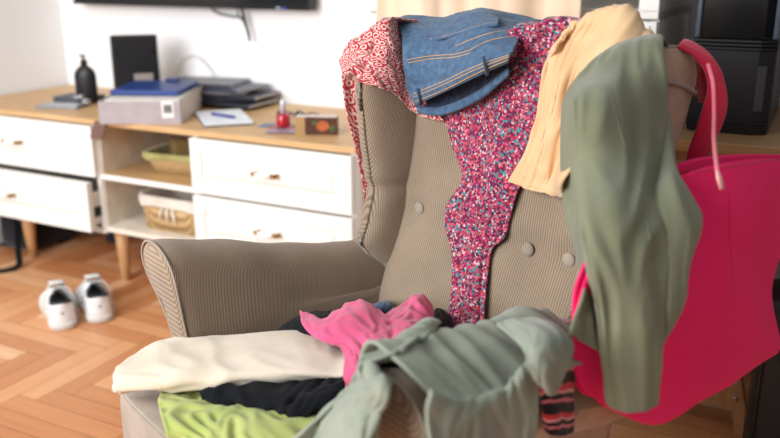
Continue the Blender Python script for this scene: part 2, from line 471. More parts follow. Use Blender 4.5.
def paisley():
    q = NT('paisley_cotton', .85, .2, .2)
    u = q.n('ShaderNodeUVMap', uv_map='uv')
    nn = q.noise(u.outputs[0], 26, 2)
    mx = q.n('ShaderNodeVectorMath', operation='MULTIPLY_ADD'); mx.inputs[1].default_value = (.022, .022, 0)
    q.l(nn.outputs['Color'], mx.inputs[0]); q.l(u.outputs[0], mx.inputs[2])
    vo = q.n('ShaderNodeTexVoronoi', voronoi_dimensions='2D'); vo.inputs['Scale'].default_value = 46; q.l(mx.outputs[0], vo.inputs['Vector'])
    m1 = q.n('ShaderNodeMath', operation='MULTIPLY'); m1.inputs[1].default_value = 15; q.l(vo.outputs[0], m1.inputs[0])
    sn = q.n('ShaderNodeMath', operation='SINE'); q.l(m1.outputs[0], sn.inputs[0])
    v2 = q.n('ShaderNodeTexVoronoi', voronoi_dimensions='2D'); v2.inputs['Scale'].default_value = 190; q.l(mx.outputs[0], v2.inputs['Vector'])
    m3 = q.n('ShaderNodeMath', operation='MULTIPLY_ADD'); m3.inputs[1].default_value = -1.5; q.l(v2.outputs[0], m3.inputs[0]); q.l(sn.outputs[0], m3.inputs[2])
    c = q.ramp(m3.outputs[0], [(0, (226, 196, 186)), (.02, (214, 120, 116)), (.12, (166, 30, 46)), (.5, (186, 40, 56))])
    ms = q.n('ShaderNodeMath', operation='MULTIPLY_ADD'); ms.inputs[1].default_value = .5; ms.inputs[2].default_value = .62
    q.l(m3.outputs[0], ms.inputs[0])
    c = q.ramp(ms.outputs[0], [(0, (222, 190, 180)), (.18, (214, 166, 160)), (.33, (178, 44, 60)), (1, (168, 32, 48))])
    q.col(c); return q.m
def denim(name='denim', a=(68, 94, 122), b=(90, 116, 142), c=(52, 76, 104)):
    q = NT(name, .88, .15, .2); v = q.coord()
    n1 = q.noise(v, 80, 5, .2); u = q.n('ShaderNodeUVMap', uv_map='uv')
    wv = q.n('ShaderNodeTexWave'); wv.bands_direction = 'DIAGONAL'; wv.inputs['Scale'].default_value = 260; q.l(v, wv.inputs[0])
    mx = q.n('ShaderNodeMath', operation='MULTIPLY_ADD'); mx.inputs[1].default_value = .12; q.l(wv.outputs[1], mx.inputs[0]); q.l(n1.outputs[0], mx.inputs[2])
    q.col(q.ramp(mx.outputs[0], [(.25, c), (.52, a), (.85, b)])); q.bump(mx.outputs[0], .3, .001); return q.m
def stripes():
    q = NT('red_black_print', .85, .2, .2); u = q.n('ShaderNodeUVMap', uv_map='uv')
    nn = q.noise(u.outputs[0], 30, 2)
    mx = q.n('ShaderNodeVectorMath', operation='MULTIPLY_ADD'); mx.inputs[1].default_value = (.02, .02, 0)
    q.l(nn.outputs['Color'], mx.inputs[0]); q.l(u.outputs[0], mx.inputs[2])
    wv = q.n('ShaderNodeTexWave'); wv.bands_direction = 'Y'; wv.wave_profile = 'SAW'; wv.inputs['Scale'].default_value = 6; wv.inputs['Distortion'].default_value = 2
    q.l(mx.outputs[0], wv.inputs[0])
    q.col(q.ramp(wv.outputs[1], [(0, (20, 14, 18)), (.3, (196, 52, 60)), (.5, (220, 150, 150)), (.6, (24, 16, 20)), (.78, (206, 110, 120)), (.9, (30, 20, 26))], True)); return q.m
M_FLORAL, M_PAIS, M_DENIM, M_PRINT = floral(), paisley(), denim(), stripes()
M_DENIMIN = denim('denim_inside', (44, 54, 74), (64, 76, 98), (26, 32, 48))
M_CREAM = fabric('cream_knit', (226, 188, 146), (216, 176, 132), sc=12)
M_OLIVE = fabric('olive_twill', (126, 128, 104), (112, 114, 90), sc=8)
M_SAGE = fabric('sage_jersey', (150, 156, 140), (130, 136, 120), sc=8)
M_ECRU = fabric('ecru_linen', (222, 208, 188), (210, 194, 172), sc=10)
M_PINK = fabric('pink_cotton', (216, 92, 130), (204, 78, 118), sc=10)
M_LIME = fabric('lime_jersey', (176, 184, 108), (156, 166, 88), sc=8)
M_BLK = fabric('black_jersey', (20, 21, 26), (13, 14, 18), sc=8, sheen=.03)
M_TOTE = fabric('hot_pink_canvas', (244, 36, 108), (236, 30, 100), sc=5, sheen=.06)
M_RED = fabric('tote_strap', (196, 28, 62), (180, 22, 54), sc=5)
M_COAT = fabric('beige_cotton', (236, 212, 186), (226, 200, 172), sc=6)
M_STITCH = plain('tan_stitching', (196, 152, 96), .7)
M_STITCHB = plain('pale_stitching', (170, 176, 178), .7)

def rowC(pts, off=.012, fb=None): return [C(x, y, off, fb) for x, y in pts]
# ------------------------------------------------------------------ garments on the chair back
BK = lambda w_, b_=.235, z_=.93: L(w_, b_, z_)
def mesh_bvh(o):
    bpy.context.view_layer.update()
    vs = [o.matrix_world @ v.co for v in o.data.vertices]
    return BVHTree.FromPolygons(vs, [list(p.vertices) for p in o.data.polygons])
def stitch(name, path, bvh, r, mat, parent, n=40, off=.002, dash=False):
    path = [Vector((a, b, 0)) for a, b in path]; pts = []
    for i in range(n + 1):
        p = catmull(path, i / n); d = ray(p.x, p.y).normalized()
        loc, nr, _, ds = bvh.ray_cast(CO, d)
        if loc: pts.append(loc - d * off)
    if len(pts) < 3: return
    bm = bmesh.new()
    if dash:
        for i in range(0, len(pts) - 1, 2): tube(bm, pts[i:i + 2], r, 5)
    else: tube(bm, pts, r, 5)
    o = obj(name, bm, mat); o.parent = parent; o.matrix_parent_inverse = parent.matrix_world.inverted()
    return o
# paisley top: one garment, body over the chair top, sleeve hanging outside the wing
sc = cloth('paisley_blouse', [
    [L(-.40, .12, .90), L(-.36, .20, .90), L(-.30, .24, .9), L(-.27, .25, .9), L(-.25, .25, .9)],
    [L(-.40, .08, .965), L(-.37, .15, .99), L(-.32, .17, 1.0), L(-.29, .18, 1.0), L(-.27, .18, 1.0)],
    [atD(345, 57, 1.85), atD(358, 38, 1.82), atD(380, 24, 1.80), atD(396, 18, 1.79), atb(409, 20, .14)],
    [atD(342, 68, 1.79), atD(356, 56, 1.77), atD(382, 48, 1.74), atD(398, 50, 1.76), atb(414, 56, .045)],
    [C(347, 76, .02, lambda x, y: atD(x, y, 1.75)), C(362, 72, .02), C(386, 72, .02), C(405, 80, .014), C(432, 96, .008)],
    [C(353, 80, .012), C(372, 84, .012), C(394, 95, .012), C(412, 112, .012), C(447, 122, .012)]],
    M_PAIS, amp=.006, fs=(10, 16), seed=3, thick=.003,
    label='red and white paisley blouse draped over the left wing of the armchair', cat='blouse')
bpy.context.view_layer.update()
cloth('sleeve', [
    [atw(341, 58, -.385), atw(352, 60, -.375), atw(364, 62, -.36), atw(378, 64, -.355)],
    [atw(342, 85, -.385), atw(352, 85, -.375), atw(364, 88, -.36), atw(382, 88, -.355)],
    [atw(346, 112, -.385), atw(356, 113, -.38), atw(368, 115, -.365), atw(384, 118, -.36)],
    [atw(352, 138, -.385), atw(362, 142, -.38), atw(374, 144, -.365), atw(386, 146, -.36)],
    [atw(358, 160, -.38), atw(367, 168, -.378), atw(378, 172, -.37), atw(386, 170, -.365)],
    [atw(362, 184, -.38), atw(369, 188, -.38), atw(378, 192, -.375), atw(384, 190, -.37)],
    [atw(365, 203, -.38), atw(368, 209, -.38), atw(373, 214, -.375), atw(378, 206, -.37)]],
    M_PAIS, amp=.006, fs=(12, 8), seed=5, thick=.003, nu=60, nv=24, parent=sc)

# floral dress
fl = cloth('floral_dress', [
    [BK(-.05), BK(-.02), BK(.02), BK(.06), BK(.10)],
    [L(-.05, .185, 1.02), L(-.01, .185, 1.025), L(.03, .185, 1.03), L(.07, .185, 1.03), L(.12, .185, 1.025)],
    [atD(505, 36, 1.60), atD(520, 27, 1.585), atD(538, 22, 1.56), atD(560, 17, 1.53), atD(590, 20, 1.50)],
    [C(480, 88, .012), C(498, 72, .02), C(520, 62, .025), C(545, 55, .025), C(578, 55, .02)],
    [C(448, 112, .01), C(472, 108, .012), C(496, 104, .018), C(522, 102, .02), C(552, 100, .015)],
    [C(455, 146, .01), C(472, 148, .014), C(494, 146, .018), C(516, 148, .018), C(540, 148, .012)],
    [C(465, 178, .01), C(478, 180, .014), C(492, 180, .018), C(508, 182, .018), C(524, 184, .012)],
    [C(449, 206, .01), C(466, 206, .014), C(484, 206, .018), C(500, 208, .018), C(517, 202, .012)],
    [C(448, 228, .01), C(462, 230, .014), C(478, 232, .018), C(492, 234, .016), C(508, 236, .01)],
    [C(456, 256, .01), C(464, 255, .014), C(474, 254, .016), C(484, 252, .014), C(494, 252, .01)],
    [C(455, 292, .01), C(463, 292, .014), C(471, 292, .016), C(479, 291, .014), C(489, 290, .01)],
    [C(450, 334, .02), C(459, 335, .024), C(468, 336, .026), C(477, 335, .024), C(487, 333, .02)]],
    M_FLORAL, amp=.007, fs=(6, 13), nu=110, nv=70, seed=11, thick=.003, margin=.004,
    label='dress with a tiny red, pink and teal floral print hanging down the chair back', cat='dress')
bv_fl = mesh_bvh(fl)

# denim shorts
jn = cloth('denim_shorts', [
    [BK(-.22), BK(-.15), BK(-.08), BK(-.01)],
    [L(-.22, .19, 1.02), L(-.15, .19, 1.03), L(-.08, .19, 1.04), L(-.02, .19, 1.04)],
    [atb(404, 17, .08), atb(440, 19, .11), atb(482, 10, .11), atb(523, 27, .11)],
    [atb(403, 40, .0), atb(440, 36, .03), atb(480, 28, .03), atb(519, 38, .04)],
    [atb(405, 70, -.02), atb(438, 60, -.01), atb(476, 48, -.01), atb(515, 47, .0)],
    [atb(409, 90, -.01), atb(442, 77, -.025), atb(476, 62, -.03), atb(511, 53, -.015)],
    [atb(415, 103, -.012), atb(446, 88, -.03), atb(478, 73, -.035), atb(508, 60, -.02)]],
    M_DENIM, amp=.005, fs=(8, 8), seed=21, thick=.004, collide=False,
    label='faded blue denim shorts laid waistband down over the top of the chair back', cat='shorts')
bv_j = mesh_bvh(jn)
cloth('shorts_lining', [
    [atb(410, 92, .005), atb(442, 80, .005), atb(476, 66, .0), atb(508, 56, .005)],
    [atb(413, 102, .012), atb(442, 93, .02), atb(476, 80, .02), atb(508, 63, .01)],
    [atb(416, 107, .012), atb(442, 103, .018), atb(477, 89, .018), atb(509, 67, .008)],
    [atb(419, 111, .006), atb(443, 111, .008), atb(478, 96, .008), atb(509, 72, .0)]],
    M_DENIMIN, amp=.003, fs=(4, 6), seed=22, thick=.003, nu=24, nv=40, margin=.003, collide=False, parent=jn)
cloth('waistband_back', [
    [atb(418, 107, .006), atb(443, 107, .006), atb(478, 92, .006), atb(509, 69, -.002)],
    [atb(418, 111, .0), atb(443, 113, .0), atb(478, 98, .0), atb(509, 73, -.006)],
    [atb(417, 112, .01), atb(442, 114, .01), atb(478, 100, .01), atb(509, 74, .0)]],
    M_DENIM, amp=.001, fs=(4, 6), seed=23, thick=.005, nu=12, nv=40, collide=False, parent=jn)
wb_ = cloth('waistband', [
    [atb(411, 91, -.018), atb(443, 79, -.033), atb(476, 64, -.038), atb(511, 53, -.022)],
    [atb(413, 98, -.022), atb(444, 85, -.038), atb(477, 70, -.043), atb(510, 57, -.027)],
    [atb(415, 105, -.016), atb(446, 91, -.033), atb(478, 76, -.038), atb(509, 62, -.022)]],
    M_DENIM, amp=.001, fs=(4, 6), seed=24, thick=.004, nu=12, nv=50, collide=False, parent=jn)
bv_w = mesh_bvh(wb_)
pk_ = cloth('pocket', [
    [atb(432, 22, .075), atb(455, 17, .085), atb(480, 13, .09), atb(500, 19, .065)],
    [atb(423, 33, .038), atb(447, 28, .042), atb(478, 20, .05), atb(499, 22, .05)],
    [atb(417, 43, .015), atb(446, 38, .010), atb(474, 29, .018), atb(498, 25, .03)]],
    M_DENIM, amp=.001, fs=(4, 6), seed=25, thick=.004, nu=16, nv=30, collide=False, parent=jn)
bv_p = mesh_bvh(pk_)
for path, bv in [([(418, 41), (446, 36), (474, 27), (493, 22)], bv_p), ([(434, 22), (425, 33), (418, 41)], bv_p),
                 ([(407, 60), (430, 56), (455, 54), (470, 50)], bv_j), ([(408, 63), (430, 59), (455, 57), (470, 53)], bv_j),
                 ([(456, 46), (475, 38), (495, 32), (518, 30)], bv_j), ([(470, 50), (485, 42), (500, 38), (517, 36)], bv_j),
                 ([(413, 94), (444, 81), (476, 66), (509, 55)], bv_w), ([(415, 102), (446, 89), (478, 73), (508, 60)], bv_w), ([(414, 97), (445, 84), (477, 69), (509, 57)], bv_w)]:
    stitch('stitching', path, bv, .0009, M_STITCH, jn, 60, .0042)
for x, y in [(420, 97), (486, 66)]:
    d = ray(x, y).normalized(); loc = bv_w.ray_cast(CO, d)[0]
    if loc:
        bm = bmesh.new(); a = loc - d * .006
        tube(bm, [a + Vector((-.006, 0, .017)), a + Vector((-.002, 0, .004)) - d * .003, a + Vector((.003, 0, -.016))], .0055, 8, flat=.35)
        o = obj('belt_loop', bm, M_DENIM); o.parent = jn; o.matrix_parent_inverse = jn.matrix_world.inverted()

# cream cardigan
cr = cloth('cream_cardigan', [
    [BK(.0), BK(.04), BK(.08), BK(.12, .24), BK(.16, .24)],
    [L(.02, .19, 1.03), L(.06, .19, 1.035), L(.10, .18, 1.035), L(.14, .18, 1.03), L(.19, .17, 1.02)],
    [atD(558, 44, 1.50), atD(577, 24, 1.50), atD(604, 13, 1.47), atD(632, 11, 1.45), atD(650, 37, 1.44)],
    [C(552, 66, .035), C(566, 52, .045), C(588, 42, .05), atD(612, 38, 1.42), atD(643, 54, 1.40)],
    [C(546, 100, .03), C(560, 88, .036), C(574, 80, .04), C(592, 76, .035), C(615, 84, .02)],
    [C(541, 128, .026), C(554, 118, .034), C(566, 112, .036), C(580, 110, .036), atb(600, 118, -.11)],
    [C(532, 152, .024), C(545, 148, .034), C(557, 145, .034), C(572, 146, .036), atb(590, 150, -.08)],
    [C(521, 170, .022), C(536, 171, .032), C(550, 172, .034), C(563, 176, .036), C(580, 180, .04)],
    [C(514, 182, .018), C(529, 187, .026), C(545, 192, .028), C(557, 194, .03), C(576, 196, .03)]],
    M_CREAM, amp=.007, fs=(4, 10), nu=80, nv=70, seed=31, thick=.006, collide=False, ridge=.3,
    label='cream knit cardigan hanging between floral dress and olive trousers', cat='cardigan')
bv_c = mesh_bvh(cr)
stitch('hem', [(515, 180), (529, 185), (545, 190), (557, 192), (570, 193)], bv_c, .0022, M_CREAM, cr, 50, .003)

# olive trousers
ol = cloth('olive_trousers', [
    [L(.16, .25, .88), L(.19, .25, .88), L(.22, .25, .88), L(.25, .24, .88)],
    [L(.17, .18, 1.015), L(.20, .17, 1.02), L(.24, .15, 1.02), L(.28, .12, 1.02)],
    [atD(588, 66, 1.355), atD(610, 51, 1.36), atD(638, 43, 1.35), atD(663, 42, 1.33)],
    [atD(576, 84, 1.30), atD(603, 72, 1.285), atD(633, 66, 1.29), atD(664, 70, 1.295)],
    [atw(574, 110, .345), atw(600, 106, .375), atw(632, 108, .378), atw(664, 108, .366)],
    [atw(576, 160, .355), atw(602, 160, .40), atw(634, 160, .415), atw(664, 160, .40)],
    [atw(580, 215, .42), atw(604, 215, .455), atw(636, 215, .475), atw(666, 212, .475)],
    [atw(588, 262, .455), atw(608, 262, .475), atw(638, 262, .495), atw(665, 262, .50)],
    [atw(596, 310, .465), atw(612, 310, .48), atw(640, 310, .505), atw(662, 310, .51)],
    [atw(602, 360, .47), atw(615, 360, .485), atw(640, 360, .51), atw(659, 360, .515)],
    [atw(606, 402, .475), atw(620, 409, .49), atw(640, 411, .51), atw(658, 405, .515)]],
    M_OLIVE, amp=.006, fs=(7, 5), nu=110, nv=50, seed=41, thick=.004, collide=False, ridge=.3,
    label='olive green trousers thrown over the right wing, one leg reaching below the tote edge', cat='trousers')
bpy.context.view_layer.update()
bv_o = mesh_bvh(ol)
stitch('inseam', [(607, 75), (620, 130), (640, 190), (650, 240), (656, 300), (657, 390)], bv_o, .0013, M_OLIVE, ol, 90, .0025)
cloth('trouser_front', [
    [atD(612, 49, 1.385), atD(600, 58, 1.38), atD(590, 64, 1.375), atD(580, 74, 1.37)],
    [atb(604, 84, -.10), atb(590, 80, -.06), atb(576, 84, -.02), atb(567, 94, .0)],
    [atb(606, 112, -.15), atb(590, 112, -.12), atb(574, 114, -.09), atb(562, 118, -.07)],
    [atb(606, 165, -.16), atb(590, 165, -.15), atb(573, 168, -.11), atb(561, 170, -.08)],
    [atw(608, 215, .43), atw(592, 215, .42), atb(578, 215, -.11), atb(567, 218, -.08)],
    [atw(608, 262, .455), atw(600, 260, .45), atw(588, 258, .44), atb(578, 258, -.09)],
    [atw(612, 305, .45), atw(602, 298, .445), atw(592, 294, .44), atw(583, 286, .435)],
    [atw(612, 340, .462), atw(600, 330, .458), atw(588, 318, .454), atw(574, 314, .45)],
    [atw(612, 362, .465), atw(600, 353, .462), atw(584, 343, .458), atw(568, 334, .455)]],
    M_OLIVE, amp=.003, fs=(4, 4), nu=80, nv=30, seed=43, thick=.004, collide=False, parent=ol, ridge=.3)
cloth('trouser_leg', [
    [atw(660, 110, .345), atw(664, 112, .35), atw(668, 116, .35), atw(662, 118, .345)],
    [atw(658, 165, .40), atw(668, 162, .42), atw(674, 170, .42), atw(666, 175, .385)],
    [atw(656, 200, .46), atw(675, 190, .475), atw(692, 205, .485), atw(682, 212, .47)],
    [atw(656, 235, .48), atw(676, 232, .50), atw(697, 222, .50), atw(690, 232, .485)],
    [atw(656, 275, .49), atw(672, 272, .51), atw(688, 262, .51), atw(684, 264, .49)],
    [atw(656, 310, .50), atw(668, 310, .515), atw(682, 298, .515), atw(681, 300, .495)],
    [atw(654, 352, .50), atw(660, 345, .505), atw(665, 336, .505), atw(667, 332, .495)]],
    M_OLIVE, amp=.004, fs=(4, 5), nu=60, nv=36, seed=45, thick=.004, collide=False, parent=ol, ridge=.4)

# pink tote hanging beside the chair
def wsh(p, dw): return p - W * dw
tf = [
    [atw(588, 268, .44), atw(630, 200, .435), atw(690, 172, .44), atw(745, 160, .45), atw(815, 158, .445)],
    [atw(578, 304, .44), atw(640, 245, .45), atw(700, 222, .465), atw(752, 212, .475), atw(792, 222, .455)],
    [atw(571, 345, .44), atw(632, 310, .455), atw(700, 282, .475), atw(745, 272, .48), atw(771, 286, .455)],
    [atw(580, 385, .44), atw(640, 372, .45), atw(700, 345, .47), atw(750, 328, .475), atw(779, 340, .45)],
    [atw(603, 404, .438), atw(655, 421, .445), atw(700, 397, .455), atw(742, 374, .455), atw(776, 353, .44)]]
bot = [wsh(p, .012) + Vector((0, 0, .004)) for p in tf[-1]]
back_ = [[wsh(p, d) for p, d in zip(r, ds)] for r, ds in ((tf[3], (.006, .02, .04, .045, .02)), (tf[1], (.006, .018, .035, .045, .03)), (tf[0], (.006, .012, .025, .03, .02)))]
back_[-1] = [p + Vector((0, 0, .0 + d)) for p, d in zip(back_[-1], (0, .0, .006, .003, .002))]
tote = cloth('tote_bag', tf + [bot] + back_, M_TOTE, amp=.003, fs=(5, 4), nu=110, nv=70, seed=51, thick=.004, collide=False, ridge=0,
    label='hot pink canvas tote bag hanging off the right side of the armchair', cat='bag')
bpy.context.view_layer.update()
bv_t = mesh_bvh(tote)
stitch('seam', [(660, 172), (700, 171), (752, 163), (790, 158)], bv_t, .0012, M_RED, tote, 60, .003)
stitch('seam', [(728, 190), (730, 250), (734, 310), (728, 372)], bv_t, .001, M_RED, tote, 60, .003)
def ribbon(name, pairs, mat, parent, amp=.002, seed=0, th=.004):
    rows = [[a, a.lerp(b, .5) + (CO - a).normalized() * .004, b] for a, b in pairs]
    return cloth(name, rows, mat, amp=amp, fs=(8, 3), nu=70, nv=12, seed=seed, thick=th, collide=False, parent=parent)
ribbon('strap', [(L(.34, .19, .93), L(.30, .21, .93)), (L(.33, .17, 1.0), L(.29, .19, 1.0)), (atD(678, 49, 1.40), atD(684, 41, 1.43)), (atD(692, 56, 1.385), atD(700, 47, 1.41)), (atD(704, 70, 1.375), atD(715, 61, 1.39)),
    (atD(708, 86, 1.37), atD(724, 84, 1.38)), (atD(704, 104, 1.375), atD(726, 106, 1.385)), (atD(697, 126, 1.38), atD(720, 128, 1.39)), (atD(689, 148, 1.38), atD(710, 150, 1.39)), (atD(684, 172, 1.38), atD(705, 174, 1.39))], M_RED, tote, seed=3)
pts = [atD(708, 64, 1.35), atD(713, 84, 1.33), atw(714, 112, .40), atw(714, 140, .44), atw(717, 170, .485)]
pts = [catmull(pts, i / 40) for i in range(41)]
o = obj('zip_cord', tube(bmesh.new(), pts, .0032, 8), fabric('pale_pink_cord', (236, 122, 136), (220, 104, 118)), None); o.parent = tote; o.matrix_parent_inverse = tote.matrix_world.inverted()
bm = bmesh.new(); a = atw(717, 170, .485); b = atw(722, 189, .495)
tube(bm, [a, a.lerp(b, .4), b], [.004, .007, .006], 10, flat=.5)
o = obj('zip_pull', bm, plain('rose_plastic', (236, 170, 164), .3), None); o.parent = tote; o.matrix_parent_inverse = tote.matrix_world.inverted()

# ------------------------------------------------------------------ clothes on the right arm
def zt(b): return interp(AZ, b)
bs = [-.518, -.46, -.40, -.34, -.28, -.22, -.175]
r_in = [L(.262, b, zt(b) - .12) for b in bs]
r_c = [L(.285, b, zt(b) + e) for b, e in zip(bs, (.008, .012, .014, .02, .03, .045, .04))]
r_t = [L(.345, b, zt(b) + e) for b, e in zip(bs, (.012, .016, .018, .026, .035, .05, .045))]
r_o = [L(.425, b, zt(b) - .015 + e) for b, e in zip(bs, (0, 0, 0, .01, .02, .03, .03))]
r_1 = [atw(427, 396, .45), atw(452, 405, .45), atw(475, 405, .45), atw(497, 395, .452), atw(512, 382, .452), atw(526, 368, .455), atw(536, 356, .452)]
r_2 = [atw(428, 440, .45), atw(450, 445, .45), atw(472, 445, .45), atw(495, 445, .45), atw(515, 435, .45), atw(528, 410, .45), atw(534, 380, .45)]
r_3 = [atw(426, 500, .45), atw(448, 500, .45), atw(470, 500, .45), atw(490, 500, .45), atw(508, 495, .45), atw(522, 470, .45), atw(532, 430, .445)]
sg = cloth('sage_shirt', [r_in, r_c, r_t, r_o, r_1, r_2, r_3], M_SAGE, amp=.006, fs=(6, 10), nu=80, nv=80, seed=61, thick=.005, margin=.006, ridge=.4, pushes=1,
    label='sage green shirt spread over the near armrest in the foreground', cat='shirt')
bpy.context.view_layer.update()
cloth('shirt_front', [
    [L(.345, -.51, .675), L(.33, -.47, .675), L(.30, -.41, .668), L(.275, -.38, .655)],
    [L(.325, -.565, .662), L(.30, -.53, .665), L(.285, -.44, .672), L(.262, -.40, .655)],
    [atb(389, 388, -.578), atb(376, 384, -.578), atw(362, 378, .25), atw(348, 385, .24)],
    [atb(382, 410, -.58), atb(366, 408, -.585), atw(342, 402, .235), atw(322, 411, .225)],
    [atb(376, 440, -.585), atb(356, 436, -.60), atw(325, 430, .23), atw(298, 432, .215)],
    [atb(370, 480, -.59), atb(346, 475, -.60), atw(312, 470, .225), atw(275, 465, .21)]],
    M_SAGE, amp=.01, fs=(4, 9), nu=60, nv=50, seed=63, thick=.005, collide=False, parent=sg, ridge=.5)
cloth('shirt_sleeve', [
    [atw(497, 326, .33), atw(515, 321, .33), atw(535, 319, .34), atw(556, 326, .36)],
    [atw(510, 336, .40), atw(527, 328, .41), atw(547, 325, .42), atw(566, 333, .425)],
    [atw(522, 348, .455), atw(540, 340, .465), atw(558, 337, .468), atw(572, 343, .462)],
    [atw(528, 362, .47), atw(543, 358, .48), atw(558, 356, .48), atw(569, 358, .47)],
    [atw(534, 376, .47), atw(546, 378, .478), atw(557, 376, .475), atw(564, 371, .467)],
    [atw(544, 386, .465), atw(550, 391, .468), atw(555, 393, .468), atw(558, 386, .465)]],
    M_SAGE, amp=.003, fs=(4, 6), nu=50, nv=40, seed=65, thick=.005, collide=False, parent=sg, ridge=.3)
cloth('printed_scarf', [
    [atw(536, 352, .445), atw(548, 345, .446), atw(562, 342, .446), atw(574, 350, .446)],
    [atw(536, 372, .432), atw(548, 372, .436), atw(560, 370, .438), atw(574, 370, .434)],
    [atw(540, 395, .432), atw(550, 395, .438), atw(562, 395, .438), atw(573, 393, .434)],
    [atw(543, 415, .432), atw(552, 415, .438), atw(563, 415, .438), atw(573, 414, .434)],
    [atw(545, 430, .432), atw(553, 434, .438), atw(563, 435, .438), atw(572, 432, .434)]],
    M_PRINT, amp=.003, fs=(4, 6), nu=50, nv=26, seed=67, thick=.005, collide=False,
    label='red, pink and black patterned cloth hanging below the sage shirt sleeve', cat='scarf')

# ------------------------------------------------------------------ pile on the seat
def Z(pts): return [atz(x, y, z) for x, y, z in pts]
SE = .462
cloth('lime_tshirt', [
    Z([(170, 392, .466), (205, 392, .468), (250, 392, .468), (300, 392, .47), (345, 396, .47)]),
    Z([(160, 396, .478), (200, 398, .482), (248, 398, .484), (298, 400, .484), (345, 402, .48)]),
    Z([(160, 412, .480), (200, 412, .485), (248, 414, .487), (295, 415, .487), (345, 416, .482)]),
    Z([(166, 430, .480), (205, 430, .486), (248, 432, .488), (292, 432, .487), (345, 434, .482)]),
    Z([(172, 433, .470), (210, 445, .484), (248, 448, .486), (290, 450, .485), (345, 455, .482)]),
    Z([(174, 438, .455), (212, 475, .478), (248, 480, .480), (290, 480, .480), (345, 480, .480)])],
    M_LIME, amp=.007, fs=(10, 10), nu=60, nv=70, seed=71, thick=.004, ridge=.5,
    label='lime green jersey T-shirt at the front of the seat pile', cat='t-shirt')
cloth('jersey_blouse', [
    Z([(190, 380, .475), (235, 368, .475), (280, 360, .475), (330, 352, .475), (365, 350, .475)]),
    Z([(194, 386, .492), (238, 377, .50), (280, 374, .505), (330, 370, .51), (365, 368, .51)]),
    Z([(196, 390, .498), (236, 388, .51), (280, 390, .512), (325, 388, .515), (365, 386, .515)]),
    Z([(205, 394, .498), (238, 399, .507), (278, 404, .51), (310, 404, .51), (350, 398, .51)]),
    Z([(212, 397, .490), (240, 404, .495), (278, 411, .498), (305, 412, .498), (345, 408, .498)]),
    Z([(216, 398, .480), (242, 406, .483), (278, 413, .484), (305, 414, .484), (345, 412, .484)])],
    M_BLK, amp=.008, fs=(6, 10), nu=50, nv=60, seed=73, thick=.004, ridge=.5,
    label='black blouse folded between ecru linen trousers and lime T-shirt', cat='blouse')
cloth('linen_trousers', [
    Z([(118, 384, .462), (160, 362, .462), (230, 350, .462), (300, 338, .462), (350, 344, .462)]),
    Z([(118, 368, .490), (164, 344, .495), (230, 342, .51), (300, 336, .515), (348, 342, .515)]),
    Z([(117, 371, .505), (166, 345, .52), (230, 345, .53), (298, 338, .535), (346, 350, .53)]),
    Z([(115, 378, .505), (168, 360, .53), (230, 360, .535), (296, 355, .54), (347, 362, .535)]),
    Z([(115, 386, .498), (170, 378, .525), (230, 375, .532), (296, 372, .535), (347, 375, .53)]),
    Z([(117, 389, .485), (172, 388, .503), (230, 385, .512), (296, 380, .512), (347, 379, .51)]),
    Z([(119, 390, .470), (172, 389, .482), (230, 387, .485), (296, 382, .485), (347, 380, .485)])],
    M_ECRU, amp=.007, fs=(7, 6), nu=60, nv=80, seed=75, thick=.004, ridge=.3,
    label='ecru linen trousers folded flat across the far side of the seat', cat='trousers')
cloth('black_cardigan', [
    Z([(272, 340, .47), (300, 318, .47), (330, 312, .48)]),
    Z([(276, 336, .51), (300, 320, .53), (335, 318, .54)]),
    Z([(280, 338, .52), (305, 335, .54), (345, 335, .54)]),
    Z([(285, 345, .51), (310, 345, .52), (345, 350, .52)])],
    M_BLK, amp=.005, fs=(6, 6), nu=30, nv=30, seed=77, thick=.004,
    label='black knit bundled behind the pink top next to the far armrest', cat='cardigan')
cloth('black_leggings', [
    [C(425, 312, .02), C(440, 310, .02), C(452, 318, .02)],
    Z([(422, 322, .51), (438, 318, .53), (454, 326, .52)]),
    Z([(424, 336, .52), (440, 334, .53), (456, 340, .52)]),
    Z([(426, 355, .50), (442, 354, .51), (458, 356, .50)])],
    M_BLK, amp=.005, fs=(6, 6), nu=30, nv=30, seed=79, thick=.004,
    label='black leggings bundled right of pink top, against the chair back', cat='leggings')
cloth('denim_jeans', [
    [C(360, 306, .02), C(374, 304, .02), C(392, 302, .02)],
    Z([(362, 314, .54), (376, 306, .555), (390, 306, .55)]),
    Z([(362, 326, .53), (378, 318, .545), (394, 318, .54)])],
    M_DENIM, amp=.006, fs=(6, 6), nu=30, nv=30, seed=81, thick=.005,
    label='blue denim peeking out behind the pink top on the seat', cat='jeans')
